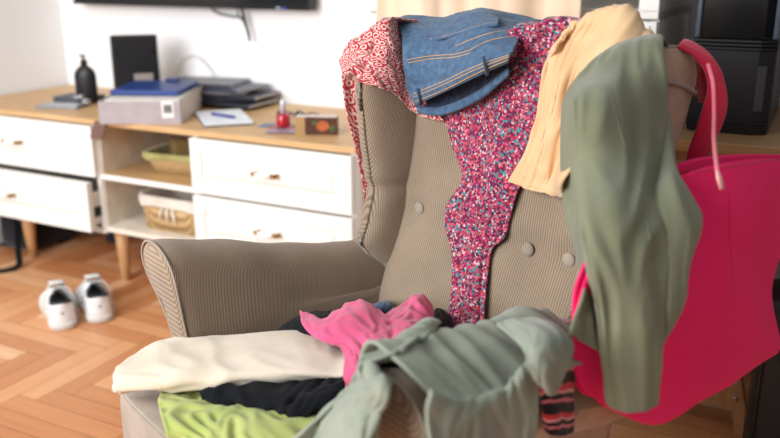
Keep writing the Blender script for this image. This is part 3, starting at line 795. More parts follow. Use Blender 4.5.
pk = cloth('pink_top', [
    Z([(300, 314, .555), (322, 320, .56), (345, 308, .575), (362, 303, .585), (385, 315, .575), (402, 308, .57), (415, 297, .58), (424, 298, .57)]),
    Z([(303, 326, .560), (325, 328, .57), (348, 316, .585), (366, 312, .59), (388, 320, .58), (408, 312, .578), (420, 306, .58), (431, 308, .565)]),
    Z([(315, 336, .560), (332, 336, .572), (352, 328, .585), (370, 324, .588), (390, 328, .58), (410, 324, .58), (424, 320, .575), (434, 324, .56)]),
    Z([(338, 344, .560), (348, 344, .572), (360, 340, .582), (375, 336, .586), (392, 338, .58), (410, 338, .577), (425, 335, .57), (437, 340, .555)]),
    Z([(346, 356, .560), (355, 356, .572), (365, 354, .58), (378, 350, .583), (394, 352, .577), (410, 352, .572), (425, 352, .565), (438, 354, .55)]),
    Z([(347, 374, .555), (356, 374, .565), (366, 372, .572), (380, 370, .575), (395, 370, .57), (410, 370, .565), (425, 370, .558), (438, 370, .545)]),
    Z([(348, 388, .530), (356, 390, .53), (368, 390, .53), (380, 390, .53), (395, 390, .53), (410, 390, .53), (425, 390, .53), (438, 390, .53)])],
    M_PINK, amp=.006, fs=(8, 12), nu=60, nv=80, seed=83, thick=.004, ridge=.4,
    label='bright pink cotton top crumpled on the pile at the back of the seat', cat='top')
bpy.context.view_layer.update()
cloth('lilac_print_cloth', [
    [C(560, 322, .03), C(572, 324, .03, lambda x, y: atD(x, y, 1.25)), atD(580, 328, 1.25)],
    [atD(556, 332, 1.2), atD(568, 334, 1.2), atD(578, 336, 1.21)],
    [atD(556, 345, 1.19), atD(566, 348, 1.19), atD(575, 348, 1.2)]],
    M_FLORAL, amp=.003, nu=16, nv=16, seed=85, thick=.003, collide=False,
    label='scrap of floral cloth tucked behind the sage shirt sleeve', cat='cloth')

# ------------------------------------------------------------------ low bench unit (local axes follow the wall)
BZ, BFN, BWN = .626, 2.198, 2.80
def thing(name, t, n, z, label, cat, group=None, rz=0):
    return empty(name, tn(t, n, z), -WALL + rz, label, cat, group)
bench = thing('drawer_bench', 0, 0, 0, 'long white drawer unit with an oak top against the back wall', 'sideboard')
def part(name, bm, mat, p, smooth=False, sharp=None):
    return obj(name, bm, mat, p, smooth, sharp)
X0, X1, X2, X3 = -3.06, -2.315, -1.873, -1.246
part('top', bx(X0 - .03, X3 + .006, BFN - .012, BWN, BZ - .02, BZ, .003), M_OAK, bench)
def carcass(x0, x1, ends=True, side=.018):
    bm = bmesh.new()
    bx(x0, x0 + side, BFN, BWN - .01, .21, BZ - .021, bm=bm); bx(x1 - side, x1, BFN, BWN - .01, .21, BZ - .021, bm=bm)
    bx(x0, x1, BFN, BWN - .01, .195, .215, bm=bm); bx(x0, x1, BWN - .025, BWN - .01, .2, BZ - .021, bm=bm)
    return bm
M_CREAMBD = plain('cream_board', (232, 222, 206), .5)  # cream board used inside the open compartment
part('carcass', carcass(X0, X1), M_WHITE, bench)
part('carcass', carcass(X2, X3), M_WHITE, bench)
bm = bmesh.new(); bx(X1 - .001, X2 + .001, BWN - .03, BWN - .012, .2, BZ - .021, bm=bm); bx(X1 - .001, X2 + .001, BFN, BWN - .01, .205, .224, bm=bm)
bx(X1 - .001, X1 + .004, BFN + .01, BWN - .03, .2, BZ - .021, bm=bm); bx(X2 - .004, X2 + .001, BFN + .01, BWN - .03, .2, BZ - .021, bm=bm)
part('open_compartment', bm, M_CREAMBD, bench)
sh = part('shelf', bx(X1, X2, BFN + .004, BWN - .03, .408, .424), M_OAK, bench)
part('edge_strip', bx(X1, X2, BFN, BFN + .004, .405, .424), M_WHITE, sh)
def drawer(x0, x1, z0, z1, pull=0, hx=None):
    y = BFN - .018 - pull
    bm = bx(x0 + .003, x1 - .003, y, y + .018, z0 + .003, z1 - .003, .0015)
    d = part('drawer', bm, M_WHITE, bench)
    # raised frame and bevelled centre panel
    fw = .045; bm = bmesh.new()
    for a in ((x0 + .003, x1 - .003, z1 - .003 - fw, z1 - .003), (x0 + .003, x1 - .003, z0 + .003, z0 + .003 + fw)): bx(a[0], a[1], y - .007, y, a[2], a[3], .001, bm)
    for a in ((x0 + .003, x0 + .003 + fw), (x1 - .003 - fw, x1 - .003)): bx(a[0], a[1], y - .007, y, z0 + fw, z1 - fw, .001, bm)
    part('panel_frame', bm, M_WHITE, d)
    bm = bmesh.new(); a, b, c, e = x0 + fw + .018, x1 - fw - .018, z0 + fw + .014, z1 - fw - .014
    loft(bm, [[Vector(p) for p in ((a, y, c), (b, y, c), (b, y, e), (a, y, e))], [Vector(p) for p in ((a + .014, y - .007, c + .014), (b - .014, y - .007, c + .014), (b - .014, y - .007, e - .014), (a + .014, y - .007, e - .014))]])
    part('centre_panel', bm, M_WHITE, d)
    hx = hx or (x0 + x1) / 2; hz = (z0 + z1) / 2 + .005; y2 = y - .03
    h = part('handle', tube(bmesh.new(), [(hx - .03, y2, hz), (hx - .012, y2 - .004, hz), (hx + .012, y2 - .004, hz), (hx + .03, y2, hz)], [.006, .009, .009, .006], 12), M_CERAM, d, True)
    for s in (-1, 1):
        part('brass_end', tube(bmesh.new(), [(hx + s * .028, y2, hz), (hx + s * .040, y2 + .002, hz), (hx + s * .050, y2 + .006, hz)], [.006, .008, .004], 10), M_BRASS, h, True)
        part('brass_post', tube(bmesh.new(), [(hx + s * .040, y2, hz), (hx + s * .040, y, hz)], [.004, .006], 10), M_BRASS, h, True)
    if pull:
        part('drawer_side', bx(x0 + .02, x0 + .032, y + .018, BWN - .1, z0 + .02, z1 - .05), M_WHITE, d); part('drawer_side', bx(x1 - .032, x1 - .02, y + .018, BWN - .1, z0 + .02, z1 - .05), M_WHITE, d)
        part('runner', bx(x1 - .02, x1 - .013, y + .02, y + .3, z0 + .05, z0 + .085), M_BLACK, d)
drawer(X0 + .01, X1, .412, .604, 0, -2.72); drawer(X0 + .01, X1, .215, .405, .045, -2.74)
drawer(X2, X3, .412, .604); drawer(X2, X3, .215, .408)
for t, n in [(-2.29, 2.25), (-2.82, 2.27), (-2.83, 2.66), (-2.31, 2.70), (-1.30, 2.25), (-1.30, 2.70), (-2.6, 2.72)]:
    part('leg', lathe(bmesh.new(), [(.014, 0), (.016, .003), (.024, .12), (.027, .196), (.001, .197)], (t, n, 0), 18), M_BEECH, bench, True)

# ---- cabinet with hanging garment
CN, CX0, CX1 = 2.255, -1.236, -.402
cab = thing('tall_cabinet', 0, 0, 0, 'white panelled cabinet behind the armchair back, beside the bench', 'cabinet')
bm = bmesh.new(); bx(CX0, CX1, CN + .02, 2.79, 0, .07, bm=bm); bx(CX0, CX0 + .02, CN + .02, 2.79, 0, 1.5, bm=bm); bx(CX1 - .02, CX1, CN + .02, 2.79, 0, 1.5, bm=bm)
bx(CX0, CX1, 2.77, 2.79, 0, 1.5, bm=bm); bx(CX0, CX1, CN + .02, 2.79, 1.02, 1.042, bm=bm); bx(CX0, CX1, CN + .02, 2.79, 1.48, 1.5, bm=bm)
part('body', bm, M_WHITE, cab)
bm = bmesh.new(); bx(CX0, CX0 + .045, CN, CN + .02, 1.04, 1.5, .002, bm); bx(CX1 - .05, CX1, CN, CN + .02, 1.04, 1.5, .002, bm)
bx(CX0, CX1, CN, CN + .02, 1.024, 1.046, .002, bm); part('face_frame', bm, M_WHITE, cab)
mid = (CX0 + CX1) / 2
for a, b in ((CX0, mid - .002), (mid + .002, CX1)):
    d = part('cabinet_door', bx(a + .002, b - .002, CN, CN + .02, .08, 1.018, .002), M_WHITE, cab)
    bm = bmesh.new(); k = 6; wdt = (b - a - .03) / k
    for i in range(k): bx(a + .015 + i * wdt + .003, a + .015 + (i + 1) * wdt - .003, CN - .006, CN, .09, 1.008, .002, bm)
    part('panelling', bm, M_WHITE, d)
co_rows = []
for z in (1.50, 1.38, 1.25, 1.12, 1.0, .85, .7):
    r = []
    for i in range(25):
        f = i / 24; t = -1.175 + f * .585
        dep = .03 * math.sin(f * 17) + .012 * math.sin(f * 39 + 1)
        r.append(tn(t + .01 * math.sin(z * 6 + f * 8), CN - .06 + dep * .7 * (1 if z < 1.45 else .5), z))
    co_rows.append(r)
cloth('beige_coat', co_rows, M_COAT, amp=.003, fs=(4, 12), nu=40, nv=110, seed=91, thick=.005, collide=False,
      label='beige garment hanging in folds from the front of the white cabinet', cat='coat')

# ---- desk with computer tower
desk = thing('computer_desk', 0, 0, 0, 'oak desk with slanted wooden legs behind the tote bag', 'desk')
DX0, DX1, DF = -.39, .20, 2.125
part('desktop', bx(DX0, DX1, DF, 2.78, .722, .75, .003), M_OAKD, desk)
part('apron', bx(DX0 + .03, DX1 - .02, DF + .03, DF + .05, .65, .722), M_OAKD, desk)
def beam(x0, y0, z0, x1, y1, z1, wd, dp):
    bm = bmesh.new(); a = Vector((x0, y0, z0)); b = Vector((x1, y1, z1)); d = (b - a).normalized(); u = d.cross(Vector((0, 1, 0))).normalized(); v = d.cross(u)
    return loft(bm, [[p + u * sx * wd / 2 + v * sy * dp / 2 for sx, sy in ((-1, -1), (1, -1), (1, 1), (-1, 1))] for p in (a, b)])
part('leg', beam(-.078, 2.14, 0, -.255, 2.16, .722, .034, .034), M_BEECH, desk)
part('leg', beam(-.425, 2.06, 0, -.33, 2.16, .722, .010, .034), M_BEECH, desk)
part('leg', beam(-.05, 2.70, 0, -.20, 2.72, .722, .034, .034), M_OAKD, desk)
part('leg', beam(-.40, 2.70, 0, -.33, 2.72, .722, .034, .034), M_OAKD, desk)
part('stretcher', beam(-.39, 2.16, .115, -.11, 2.16, .080, .045, .02), M_BEECH, desk)
s_ = part('screw', tube(bmesh.new(), [(-.104, 2.120, .10), (-.104, 2.128, .10)], .005, 10), M_CHROME, desk, True)

pc = thing('computer_tower', -.215, 2.27, .75, 'black computer tower with ribbed front standing on the oak desk', 'computer')
M_RIM = plain('blue_grey_rim', (62, 72, 84), .3)
part('case', bx(-.095, .095, .02, .45, .0, .50, .004), M_BLACK, pc)
bm = bmesh.new()
def hexa(x0, x1, y, z0, z1, ch, bm):
    loft(bm, [[Vector((x0, .02, z)), Vector((x0, y, z)), Vector((x1 - ch, y, z)), Vector((x1, y + ch * .7, z)), Vector((x1, .02, z))] for z in (z0, z1)])
hexa(-.093, .093, -.015, .004, .205, .035, bm); part('lower_front', bm, M_BLACK, pc)
bm = bmesh.new(); hexa(-.082, .082, -.008, .235, .355, .02, bm); part('drive_bay', bm, M_BLACKG, pc)
bm = bmesh.new(); hexa(-.082, .082, -.008, .36, .495, .02, bm); part('drive_bay', bm, M_BLACKG, pc)
for k in range(3):
    bm = bmesh.new(); hexa(-.097, .097, -.022, .208 + k * .009, .213 + k * .009, .036, bm); part('front_rib', bm, M_BLACK, pc)
for k in range(2):
    bm = bmesh.new(); hexa(-.095, .095, -.020, .018 + k * .010, .023 + k * .010, .036, bm); part('front_rib', bm, M_BLACK, pc)
for s in (-1, 1): part('side_rim', bx(s * .089 - .006, s * .089 + .006, -.02, .02, .235, .50, .003), M_RIM, pc)
bm = bmesh.new(); box(bm, (.0685, -.0085, .115), (.022, .004, .11), .001, rz=R(35)); part('badge_panel', bm, plain('grey_smoke_plastic', (64, 64, 68), .3), pc)

bag = thing('black_suitcase', -.025, 1.91, 0, 'black suitcase on the floor at right, below the tote corner', 'suitcase')
bm = bmesh.new(); box(bm, (.09, .10, .24), (.27, .2, .42), .03, seg=4); part('body', bm, M_BLACK, bag, True)
for k in range(3): part('rib', bx(-.03 + k * .08, -.022 + k * .08, -.006, .002, .06, .38, .002), M_BLACKG, bag)
for s in (0, 1): part('wheel', tube(bmesh.new(), [(.0 + s * .17, .1, .022), (.02 + s * .17, .1, .022)], .022, 16), M_BLACK, bag, True)

# ---- television on the back wall
tv = thing('television', -2.34, 2.74, .99, 'black flat television mounted high on the back wall', 'television')
part('housing', bx(-.60, .60, .0, .05, .0, .70, .006), M_BLACK, tv)
part('screen', bx(-.59, .59, -.003, 0, .02, .69), M_BLACKG, tv)
part('bezel', bx(-.60, .60, -.008, .0, .0, .016, .002), M_BLACKG, tv)
part('wall_mount', bx(-.1, .1, .05, .069, .2, .5), M_BLACK, tv)
part('logo_light', bx(.48, .50, -.010, -.007, .004, .009), plain('blue_indicator', (70, 110, 200), .3), tv)
part('logo_mark', bx(.455, .475, -.010, -.007, .004, .009), plain('silver_mark', (200, 205, 215), .3), tv)
o = obj('strap', tube(bmesh.new(), [(.262, .03, .02), (.275, .03, -.04), (.292, .03, -.09), (.298, .03, -.125)], [.005, .006, .006, .004], 8), M_BLACK, tv)
o = obj('strap', tube(bmesh.new(), [(.24, .03, .01), (.25, .03, -.03), (.272, .03, -.05), (.285, .03, -.08)], .003, 8), M_BLACK, tv)
pts = [Vector(p) for p in [(.10, .05, .0), (.12, .055, -.02), (.18, .055, -.032), (.24, .055, -.036), (.262, .05, -.04)]]
obj('cable', tube(bmesh.new(), [catmull(pts, i / 24) for i in range(25)], .0035, 8), M_BLACK, tv)
M_CAB = plain('white_cable', (214, 212, 208), .4)
pts = [tn(-2.70, 2.785, .66), tn(-2.69, 2.79, .75), tn(-2.64, 2.795, .80), tn(-2.57, 2.795, .78), tn(-2.53, 2.79, .70), tn(-2.50, 2.75, .629)]
tag(obj('router_cable', tube(bmesh.new(), [catmull(pts, i / 40) for i in range(41)], .0035, 8), M_CAB), 'white cable looping up the wall behind the black router box', 'cable')
pts = [tn(-2.43, 2.76, .629), tn(-2.44, 2.79, .72), tn(-2.40, 2.795, .78), tn(-2.33, 2.795, .79), tn(-2.25, 2.79, .72), tn(-2.22, 2.76, .629)]
tag(obj('router_cable', tube(bmesh.new(), [catmull(pts, i / 40) for i in range(41)], .003, 8), M_CAB), 'white cable arching on the wall above the magazine pile', 'cable')

# ---- things on the bench
bt = thing('pump_bottle', -2.61, 2.45, BZ, 'matt black pump bottle at the left end of the oak top', 'bottle', rz=R(27))
bm = bmesh.new(); lathe(bm, [(.002, 0), (.040, .001), (.043, .006), (.043, .105), (.040, .122), (.028, .138), (.015, .146), (.012, .152), (.001, .153)], sy=.55, seg=28)
part('body', bm, M_BLACK, bt, True)
bm = bmesh.new(); lathe(bm, [(.001, .150), (.013, .150), (.013, .166), (.009, .170), (.005, .172), (.005, .182), (.001, .183)]); part('cap', bm, M_BLACK, bt, True)
bm = bmesh.new(); box(bm, (-.004, 0, .186), (.022, .012, .008), .003); part('pump_head', bm, M_BLACK, bt, True)
kt = thing('tablet', -2.62, 2.33, BZ, 'small grey tablet lying flat in front of the pump bottle', 'tablet', rz=R(18))
part('body', bx(-.085, .085, -.05, .05, 0, .010, .003), plain('grey_aluminium', (150, 150, 156), .35, .6), kt); part('screen', bx(-.078, .078, -.044, .044, .010, .0108), plain('grey_screen', (170, 172, 178), .3), kt)
ky = thing('key_bunch', -2.555, 2.37, BZ + .0115, 'silver keys heaped on the tablet by the pump bottle', 'keys')
for k in range(5):
    a = k * 1.25; r = .026
    bm = bmesh.new(); tube(bm, [(.02 * math.cos(a) + r * math.cos(t * math.pi / 8) * .6, .014 * math.sin(a) + r * .5 * math.sin(t * math.pi / 8), .008 + .006 * k) for t in range(16)], .0045, 8, True)
    part('key_ring' if k == 0 else 'key', bm, M_CHROME, ky, True)

rt = thing('router_box', -2.455, 2.57, BZ, 'tall black router box standing behind the grey carton', 'router', rz=R(44))
part('body', bx(-.088, .088, -.03, .03, 0, .262, .006), M_BLACK, rt)
part('side_panel', bx(-.0895, -.086, -.028, .028, .004, .258, .001), plain('slate_panel', (92, 102, 112), .4), rt)
part('sticker', bx(-.010, .062, -.0315, -.0295, .055, .115), plain('taupe_sticker', (150, 140, 134), .6), rt)
for x in (-.07, .07): part('rubber_stud', bx(x - .006, x + .006, -.034, -.03, .19, .21, .002), M_BLACKG, rt)
bm = bmesh.new()
for k in range(3): bx(-.091, -.0893, -.008, .006, .06 + k * .055, .085 + k * .055, bm=bm)
part('yellow_marking', bm, plain('yellow_green_ink', (190, 190, 60), .5), rt)
lp = thing('thin_box', -2.70, 2.47, BZ, 'dark slate case lying flat between pump bottle and router box', 'case', rz=R(10))
part('body', bx(-.06, .10, -.06, .06, 0, .022, .004), plain('slate_case', (70, 74, 86), .5), lp)

gb = thing('grey_carton', -2.191, 2.375, BZ, 'open grey carton full of papers at the bench edge', 'box', rz=R(27.2))
M_CART = plain('grey_cardboard', (172, 162, 166), .7); M_CARTS = plain('beige_cardboard', (196, 182, 172), .7)
def hollow(x0, x1, y0, y1, z1, t):
    bm = bmesh.new(); bx(x0, x1, y0, y1, 0, t, bm=bm)
    bx(x0, x1, y0, y0 + t, t, z1, bm=bm); bx(x0, x1, y1 - t, y1, t, z1, bm=bm); bx(x0, x0 + t, y0 + t, y1 - t, t, z1, bm=bm)
    return bm
GX, GY = .140, .203
part('tray', hollow(-GX, GX, -GY, GY, .078, .003), M_CART, gb)
part('side_panel', bx(GX - .003, GX, -GY + .003, GY - .003, .003, .082), M_CARTS, gb)
lb = part('barcode_label', bx(.078, .118, -GY - .001, -GY, .022, .078), plain('white_label', (236, 236, 236), .6), gb)
bm = bmesh.new()
for k in range(9): bx(.084 + k * .0032, .0855 + k * .0032 + (.0008 if k % 3 else 0), -GY - .0016, -GY - .001, .038, .068, bm=bm)
part('bars', bm, M_BLACKG, lb)
for k, c in enumerate([(60, 60, 66), (200, 190, 120), (180, 70, 60), (230, 228, 224), (120, 140, 90), (226, 220, 210)]):
    o = thing('magazine', 0, 0, 0, None, 'magazine', 'magazines inside the grey carton', rz=R(27.2 + (k - 2.5) * .7)); o.location = tn(-2.191, 2.375, BZ + .0045 + k * .0128)
    o['label'] = 'magazine stacked inside the open grey carton'
    part('cover', bx(-.128, .128, -.19, .19, 0, .012, .001), plain('magazine_cover', c, .4), o)
bf = thing('blue_folder', -2.21, 2.40, BZ + .083, 'blue plastic folder lying on top of the grey carton', 'folder', rz=R(24))
part('cover', bx(-.12, .125, -.13, .14, 0, .018, .003), plain('royal_blue', (34, 62, 128), .35), bf); part('clip', bx(.01, .06, .10, .125, .02, .032, .003), plain('navy_clip', (24, 44, 100), .3), bf)
tg = thing('brown_strap', -2.262, 2.172, .50, 'brown leather strap dangling off the bench edge below the carton', 'strap')
tag(tg)
bm = bmesh.new(); bx(-.03, .03, .0, .006, .06, .126, .002, bm)
for v in bm.verts: v.co.x += (v.co.z - .126) * .5
part('band', bm, plain('brown_leather', (112, 84, 74), .5), tg)
st = [(-2.12, 2.70, 4, (72, 72, 80)), (-2.05, 2.66, -8, (52, 54, 64)), (-2.09, 2.69, 12, (90, 92, 104)), (-2.03, 2.68, -3, (44, 46, 56)), (-2.10, 2.66, 9, (100, 98, 104)), (-2.06, 2.69, -12, (60, 66, 84)), (-2.13, 2.68, 3, (70, 70, 78))]
nm = ['bottom magazine of the dark pile right of the carton', 'second magazine from the bottom of the dark pile', 'third magazine from the bottom of the dark pile', 'middle magazine of the dark pile by the wall', 'third magazine from the top of the dark pile', 'second magazine from the top of the dark pile', 'topmost magazine of the dark pile right of the carton']
for k, (t, n, a, c) in enumerate(st):
    o = thing('magazine', t - k * .012, n, BZ + .0005 + k * .0125, nm[k], 'magazine', 'dark magazines piled beside the carton', rz=R(a + 10))
    part('cover', bx(-.15, .15, -.10, .10, 0, .012, .003), plain('dark_cover', c, .35), o)
    part('pages', bx(-.147, .1505, -.0985, .0985, .002, .010), plain('paper_edge', (176, 172, 170), .7), o)
npd = thing('notepad', -1.90, 2.40, BZ, 'white notepad with dark edge lying on the oak top', 'notepad', rz=R(46))
part('backing', bx(-.085, .085, -.14, .14, 0, .005), plain('navy_board', (56, 62, 78), .5), npd); part('sheet', bx(-.083, .083, -.138, .138, .005, .011), plain('paper_white', (228, 230, 234), .8), npd)
pen = thing('ballpoint_pen', -1.90, 2.39, BZ + .0115 + .005, 'blue ballpoint pen resting on the white notepad', 'pen', rz=R(-10))
M_BLUE = plain('pen_blue', (34, 54, 140), .3)
part('barrel', tube(bmesh.new(), [(-.05, 0, 0), (.02, 0, 0)], .005, 10), M_BLUE, pen, True); part('pen_cap', tube(bmesh.new(), [(.022, 0, 0), (.06, 0, 0), (.07, 0, 0)], [.0053, .0053, .003], 10), M_BLUE, pen, True)

np_ = thing('nail_polish', -1.61, 2.35, BZ + .0075, 'red nail polish bottle with tall silver cap on the cards', 'nail polish')
bm = bmesh.new(); lathe(bm, [(.002, 0), (.020, .001), (.0235, .006), (.0235, .036), (.018, .042), (.009, .044), (.001, .0445)], seg=24); part('bottle', bm, plain('red_lacquer', (176, 22, 40), .1, spec=.7), np_, True)
bm = bmesh.new(); lathe(bm, [(.001, .044), (.0105, .044), (.0085, .088), (.006, .091), (.001, .0915)]); part('cap', bm, plain('silver_cap', (206, 206, 212), .35, .3), np_, True)
for (t, n, a, z, c, l) in [(-1.66, 2.38, 12, 0, (70, 110, 140), 'blue card lying flat under the nail polish, left side'), (-1.61, 2.36, -15, .0015, (168, 70, 50), 'rust red card lying under the nail polish'), (-1.575, 2.30, 25, .003, (150, 130, 150), 'pale mauve card beside the small brown box')]:
    o = thing('card', t, n, BZ + z, l, 'card', rz=R(a)); part('face', bx(-.055, .055, -.035, .035, 0, .0014), plain('card_print', c, .4, var=.25, sc=60), o)
sg_ = thing('sunglasses', -1.66, 2.47, BZ + .001, 'dark sunglasses behind the nail polish bottle', 'sunglasses', rz=R(8))
M_TORT = plain('dark_brown_frame', (40, 26, 20), .2)
for s in (-1, 1):
    bm = bmesh.new(); lathe(bm, [(.001, -.0015), (.019, -.0012), (.020, 0), (.019, .0012), (.001, .0015)], seg=22)
    bmesh.ops.transform(bm, matrix=Matrix.Translation((s * .034, 0, .0205)) @ Matrix.Rotation(R(90), 4, 'X'), verts=bm.verts); part('lens', bm, M_BLACKG, sg_, True)
    part('temple', tube(bmesh.new(), [(s * .053, 0, .026), (s * .056, .06, .024), (s * .052, .12, .008)], .003, 8), M_TORT, sg_, True)
part('bridge', tube(bmesh.new(), [(-.016, 0, .024), (0, -.002, .028), (.016, 0, .024)], .003, 8), M_TORT, sg_, True)
tb = thing('spice_carton', -1.462, 2.325, BZ, 'small brown carton printed with an orange fruit on the bench', 'carton', rz=R(22))
part('carton', bx(-.068, .068, -.02, .02, 0, .058, .001), plain('dark_brown_print', (76, 40, 26), .45, var=.3, sc=60), tb)
part('tan_end', bx(-.0685, -.036, -.0205, .0205, .0004, .0576), plain('tan_card', (176, 138, 92), .5), tb)
part('white_top', bx(-.067, .067, -.019, .019, .058, .0588), plain('white_card', (226, 216, 210), .5), tb)
def disc(c, rx, rz_, y, n=20): 
    bm = bmesh.new(); loft(bm, [[Vector((c[0] + rx * math.cos(2 * math.pi * k / n), y + d, c[1] + rz_ * math.sin(2 * math.pi * k / n))) for k in range(n)] for d in (0, -.001)]); return bm
part('printed_fruit', disc((.022, .03), .021, .017, -.0201), plain('orange_print', (178, 92, 48), .5, var=.2, sc=90), tb)
part('printed_leaf', disc((-.006, .040), .009, .008, -.0201), plain('green_print', (70, 92, 46), .5), tb)
part('printed_leaf', disc((.052, .022), .010, .010, -.0201), plain('green_print', (70, 92, 46), .5), tb)

# ---- baskets in the open compartment
def weave(name, c1, c2):
    q = NT(name, .8, 0, .2); v = q.coord((60, 60, 90)); ck = q.n('ShaderNodeTexBrick'); ck.inputs['Scale'].default_value = 1.4
    ck.inputs['Color1'].default_value = lin(c1); ck.inputs['Color2'].default_value = lin(c2); ck.inputs['Mortar'].default_value = lin(tuple(x * .8 for x in c2))
    ck.inputs['Mortar Size'].default_value = .06; q.l(v, ck.inputs['Vector']); q.col(ck.outputs['Color']); q.bump(ck.outputs['Fac'], -.5, .003); return q.m
def basket(x, y, z, h, wx, wy, rz, mat, liner, label, flare=1.1):
    b = thing('wicker_basket', x, y, z, label, 'basket', rz=rz)
    rings = [[Vector((u * k, v * k, zz)) for u, v in sup(40, wx, wy, 6)] for zz, k in ((0, 1), (h * .5, (1 + flare) / 2), (h, flare))]
    inn = [[Vector((u * k, v * k, zz)) for u, v in sup(40, wx - .006, wy - .006, 6)] for zz, k in ((h, flare), (h * .5, (1 + flare) / 2), (.008, 1))]
    part('body', loft(bmesh.new(), rings + inn), mat, b, True)
    # cloth liner folded over the rim
    rl = [[Vector((u * k + .001, v * k, zz + .004 * math.sin(i * .9) * (1 if zz < h else 0))) for i, (u, v) in enumerate(sup(40, wx + d, wy + d, 6))] for zz, k, d in ((h * .72, (.3 + .7 * flare), .006), (h * .9, flare, .006), (h + .006, flare, .003), (h + .004, flare, -.010), (h * .5, flare, -.014))]
    part('liner', loft(bmesh.new(), rl, False), liner, b, True)
    return b
M_WICK = weave('wicker', (224, 194, 146), (198, 162, 112)); M_LINEN = fabric('white_liner', (230, 222, 210), (214, 204, 190))
b1 = basket(-2.05, 2.35, .2245, .125, .135, .10, 0, M_WICK, M_LINEN, 'wicker basket with white cloth liner in the lower compartment')
for k in range(3): part('liner_bow', tube(bmesh.new(), [(-.02 + k * .02, -.107, .10), (-.03 + k * .03, -.112, .07), (-.035 + k * .035, -.110, .045 - .004 * k)], [.004, .006, .003], 8), M_LINEN, b1, True)
M_LG = fabric('lime_liner', (176, 172, 112), (156, 150, 92))
b2 = basket(-2.06, 2.38, .4245, .075, .10, .075, R(8), M_WICK, M_LG, 'small basket with lime liner on the oak shelf', 1.35)
for k, (dx, dy, c) in enumerate([(-.04, 0, (110, 84, 48)), (.03, .02, (90, 96, 52)), (.0, -.03, (128, 104, 62))]):
    o = thing('paper_packet', -2.06 + dx, 2.38 + dy, .4245 + .012, ['brown packet in the lime lined basket, at its left', 'olive packet at the back of the lime lined basket', 'tan packet at the front of the lime lined basket'][k], 'packet', rz=R(20 + 15 * k))
    bm = bmesh.new(); box(bm, (0, 0, .055), (.06, .022, .11), .006); part('packet', bm, plain('packet_paper', c, .6), o)

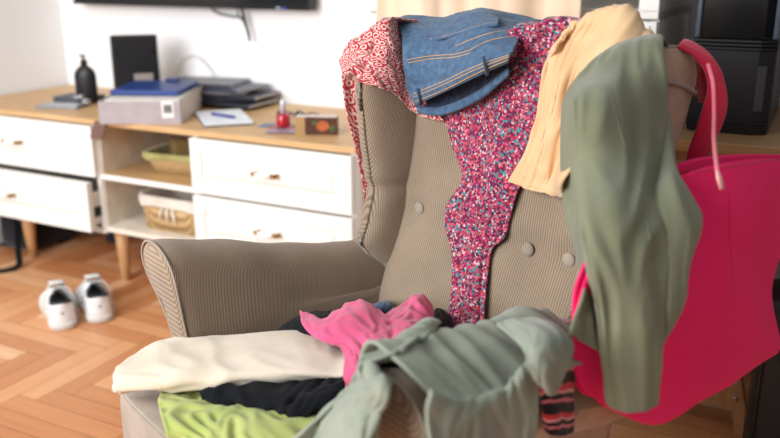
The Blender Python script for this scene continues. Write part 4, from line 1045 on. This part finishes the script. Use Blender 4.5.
# ---- sneakers
M_SNK = plain('white_leather', (228, 228, 228), .5); M_SOLE = plain('white_rubber', (214, 212, 208), .6); M_INS = plain('dark_lining', (40, 50, 54), .8)
def sneaker(loc, rz, label):
    s = empty('sneaker', loc, rz, label, 'shoe', 'white sneakers on the parquet')
    LN = .31
    def half(y):                       # half width of the outline along the shoe, y = 0 heel .. 1 toe
        return 1.2 * interp([(0, .010), (.02, .022), (.06, .032), (.15, .036), (.4, .034), (.62, .045), (.78, .048), (.9, .040), (.97, .024), (1, .008)], y)
    ys = [0, .015, .04, .08, .13, .2, .28, .36, .44, .52, .6, .68, .76, .84, .9, .95, .98, 1]
    def outl(z, g):
        return [Vector(((half(y) + g) * 1, y * LN + (g if y > .5 else -g), z)) for y in ys] + [Vector((-(half(y) + g), y * LN + (g if y > .5 else -g), z)) for y in ys[::-1]]
    part('sole', loft(bmesh.new(), [outl(0, -.003), outl(.004, .001), outl(.022, .003), outl(.027, .0)]), M_SOLE, s, True, 50)
    # upper: cross sections along the shoe, open at the ankle
    bm = bmesh.new(); rings = []
    top = [(0, .098), (.1, .090), (.25, .078), (.36, .086), (.44, .110), (.6, .092), (.8, .058), (.92, .048), (1, .034)]
    for i in range(33):
        y = i / 32; h = half(y) * .98; t = interp(top, y); r = []
        op = interp([(0, .35), (.06, .72), (.2, .72), (.34, .6), (.42, .0), (1, 0)], y)      # half opening as a share of the width
        for k in range(15):
            f = k / 14
            if op > .02:
                x = h * (1 + .04 * math.sin(f * 3) - (1 - op) * f ** 2.2); z = .024 + (t - .024) * f ** .9
            else:
                an = f * math.pi / 2; x = h * math.cos(an) ** .8; z = .024 + (t - .024) * math.sin(an) ** .8
            r.append((x, z))
        rings.append([Vector((x, y * LN, z)) for x, z in r] + [Vector((-x, y * LN, z)) for x, z in r[::-1]])
    vr = [[bm.verts.new(p) for p in r] for r in rings]
    for A, Bq, yy in zip(vr, vr[1:], range(33)):
        for k in range(len(A) - 1):
            if k == 14 and yy / 32 < .40 : continue
            bm.faces.new((A[k], A[k + 1], Bq[k + 1], Bq[k]))
    bm.faces.new(vr[0][:14] + vr[0][15:]) if False else None
    for k in range(14): bm.faces.new((vr[0][k], vr[0][k + 1], vr[0][28 - k], vr[0][29 - k]))
    up = part('upper', bm, M_SNK, s, True); m_ = up.modifiers.new('thick', 'SOLIDIFY'); m_.thickness = .003; m_.offset = -1
    part('insole', bx(-.026, .026, .015, .15, .026, .034, .004), M_INS, s)
    rim = []
    for i in range(13):
        y = .03 + i / 12 * .37; rim.append(Vector((half(y) * interp([(0, .35), (.06, .72), (.2, .72), (.34, .6), (.42, .1)], y), y * LN, interp(top, y))))
    rim = [Vector((0, .002, .098))] + rim + [Vector((-p.x, p.y, p.z)) for p in rim[::-1]]
    part('collar_lining', tube(bmesh.new(), rim, .0045, 8, True), M_INS, s, True)
    bm = bmesh.new(); box(bm, (0, 0, 0), (.044, .10, .008), .003, M=Matrix.Translation((0, .160, .116)) @ Matrix.Rotation(R(-16), 4, 'X')); part('tongue', bm, M_SNK, s, True)
    for k in range(6):
        y = .135 + k * .016; z = .124 - k * .0075
        part('lace', tube(bmesh.new(), [(-.027, y, z - .014), (-.012, y + .004, z), (.012, y + .006, z), (.027, y + .002, z - .014)], .0032, 6), M_SOLE, s, True)
    part('lace', tube(bmesh.new(), [(.0, .125, .110), (.03, .11, .112), (.048, .11, .08), (.052, .10, .04), (.055, .07, .006)], .0022, 6), M_SOLE, s, True)
    part('lace', tube(bmesh.new(), [(.0, .125, .110), (-.028, .115, .112), (-.045, .12, .08), (-.052, .11, .03)], .0022, 6), M_SOLE, s, True)
    part('heel_dot', disc((0, .062), .004, .004, -.001), plain('grey_dot', (110, 110, 112), .5), s)
sneaker(tn(-2.13, 1.80), R(26), 'white lace-up sneaker nearer the camera, left one of the pair')
sneaker(tn(-2.065, 1.90), R(26), 'white lace-up sneaker right one of the pair, nearer the bench leg')

# dark backpack under the left end of the bench
bp = thing('black_backpack', -2.92, 2.18, 0, 'black backpack with trailing strap under the left end of the bench', 'backpack')
bm = bmesh.new(); box(bm, (-.02, .25, .085), (.2, .3, .17), .05, seg=4); part('body', bm, fabric('black_nylon', (28, 32, 42), (20, 22, 30)), bp, True)
pts = [Vector(p) for p in [(.0, .12, .15), (.06, .06, .09), (.13, .0, .05), (.17, -.04, .015), (.14, -.10, .006), (.09, -.12, .006)]]
part('strap', tube(bmesh.new(), [catmull(pts, i / 30) for i in range(31)], .012, 8, flat=.4), M_BLK, bp, True)
ub = thing('charger_brick', -2.66, 2.58, 0, 'small dark charger brick on the floor under the bench', 'charger')
part('body', bx(-.03, .03, -.03, .03, 0, .11, .006), plain('navy_plastic', (38, 42, 60), .5), ub); part('socket', bx(-.012, .012, -.033, -.029, .06, .085), M_BLACK, ub)
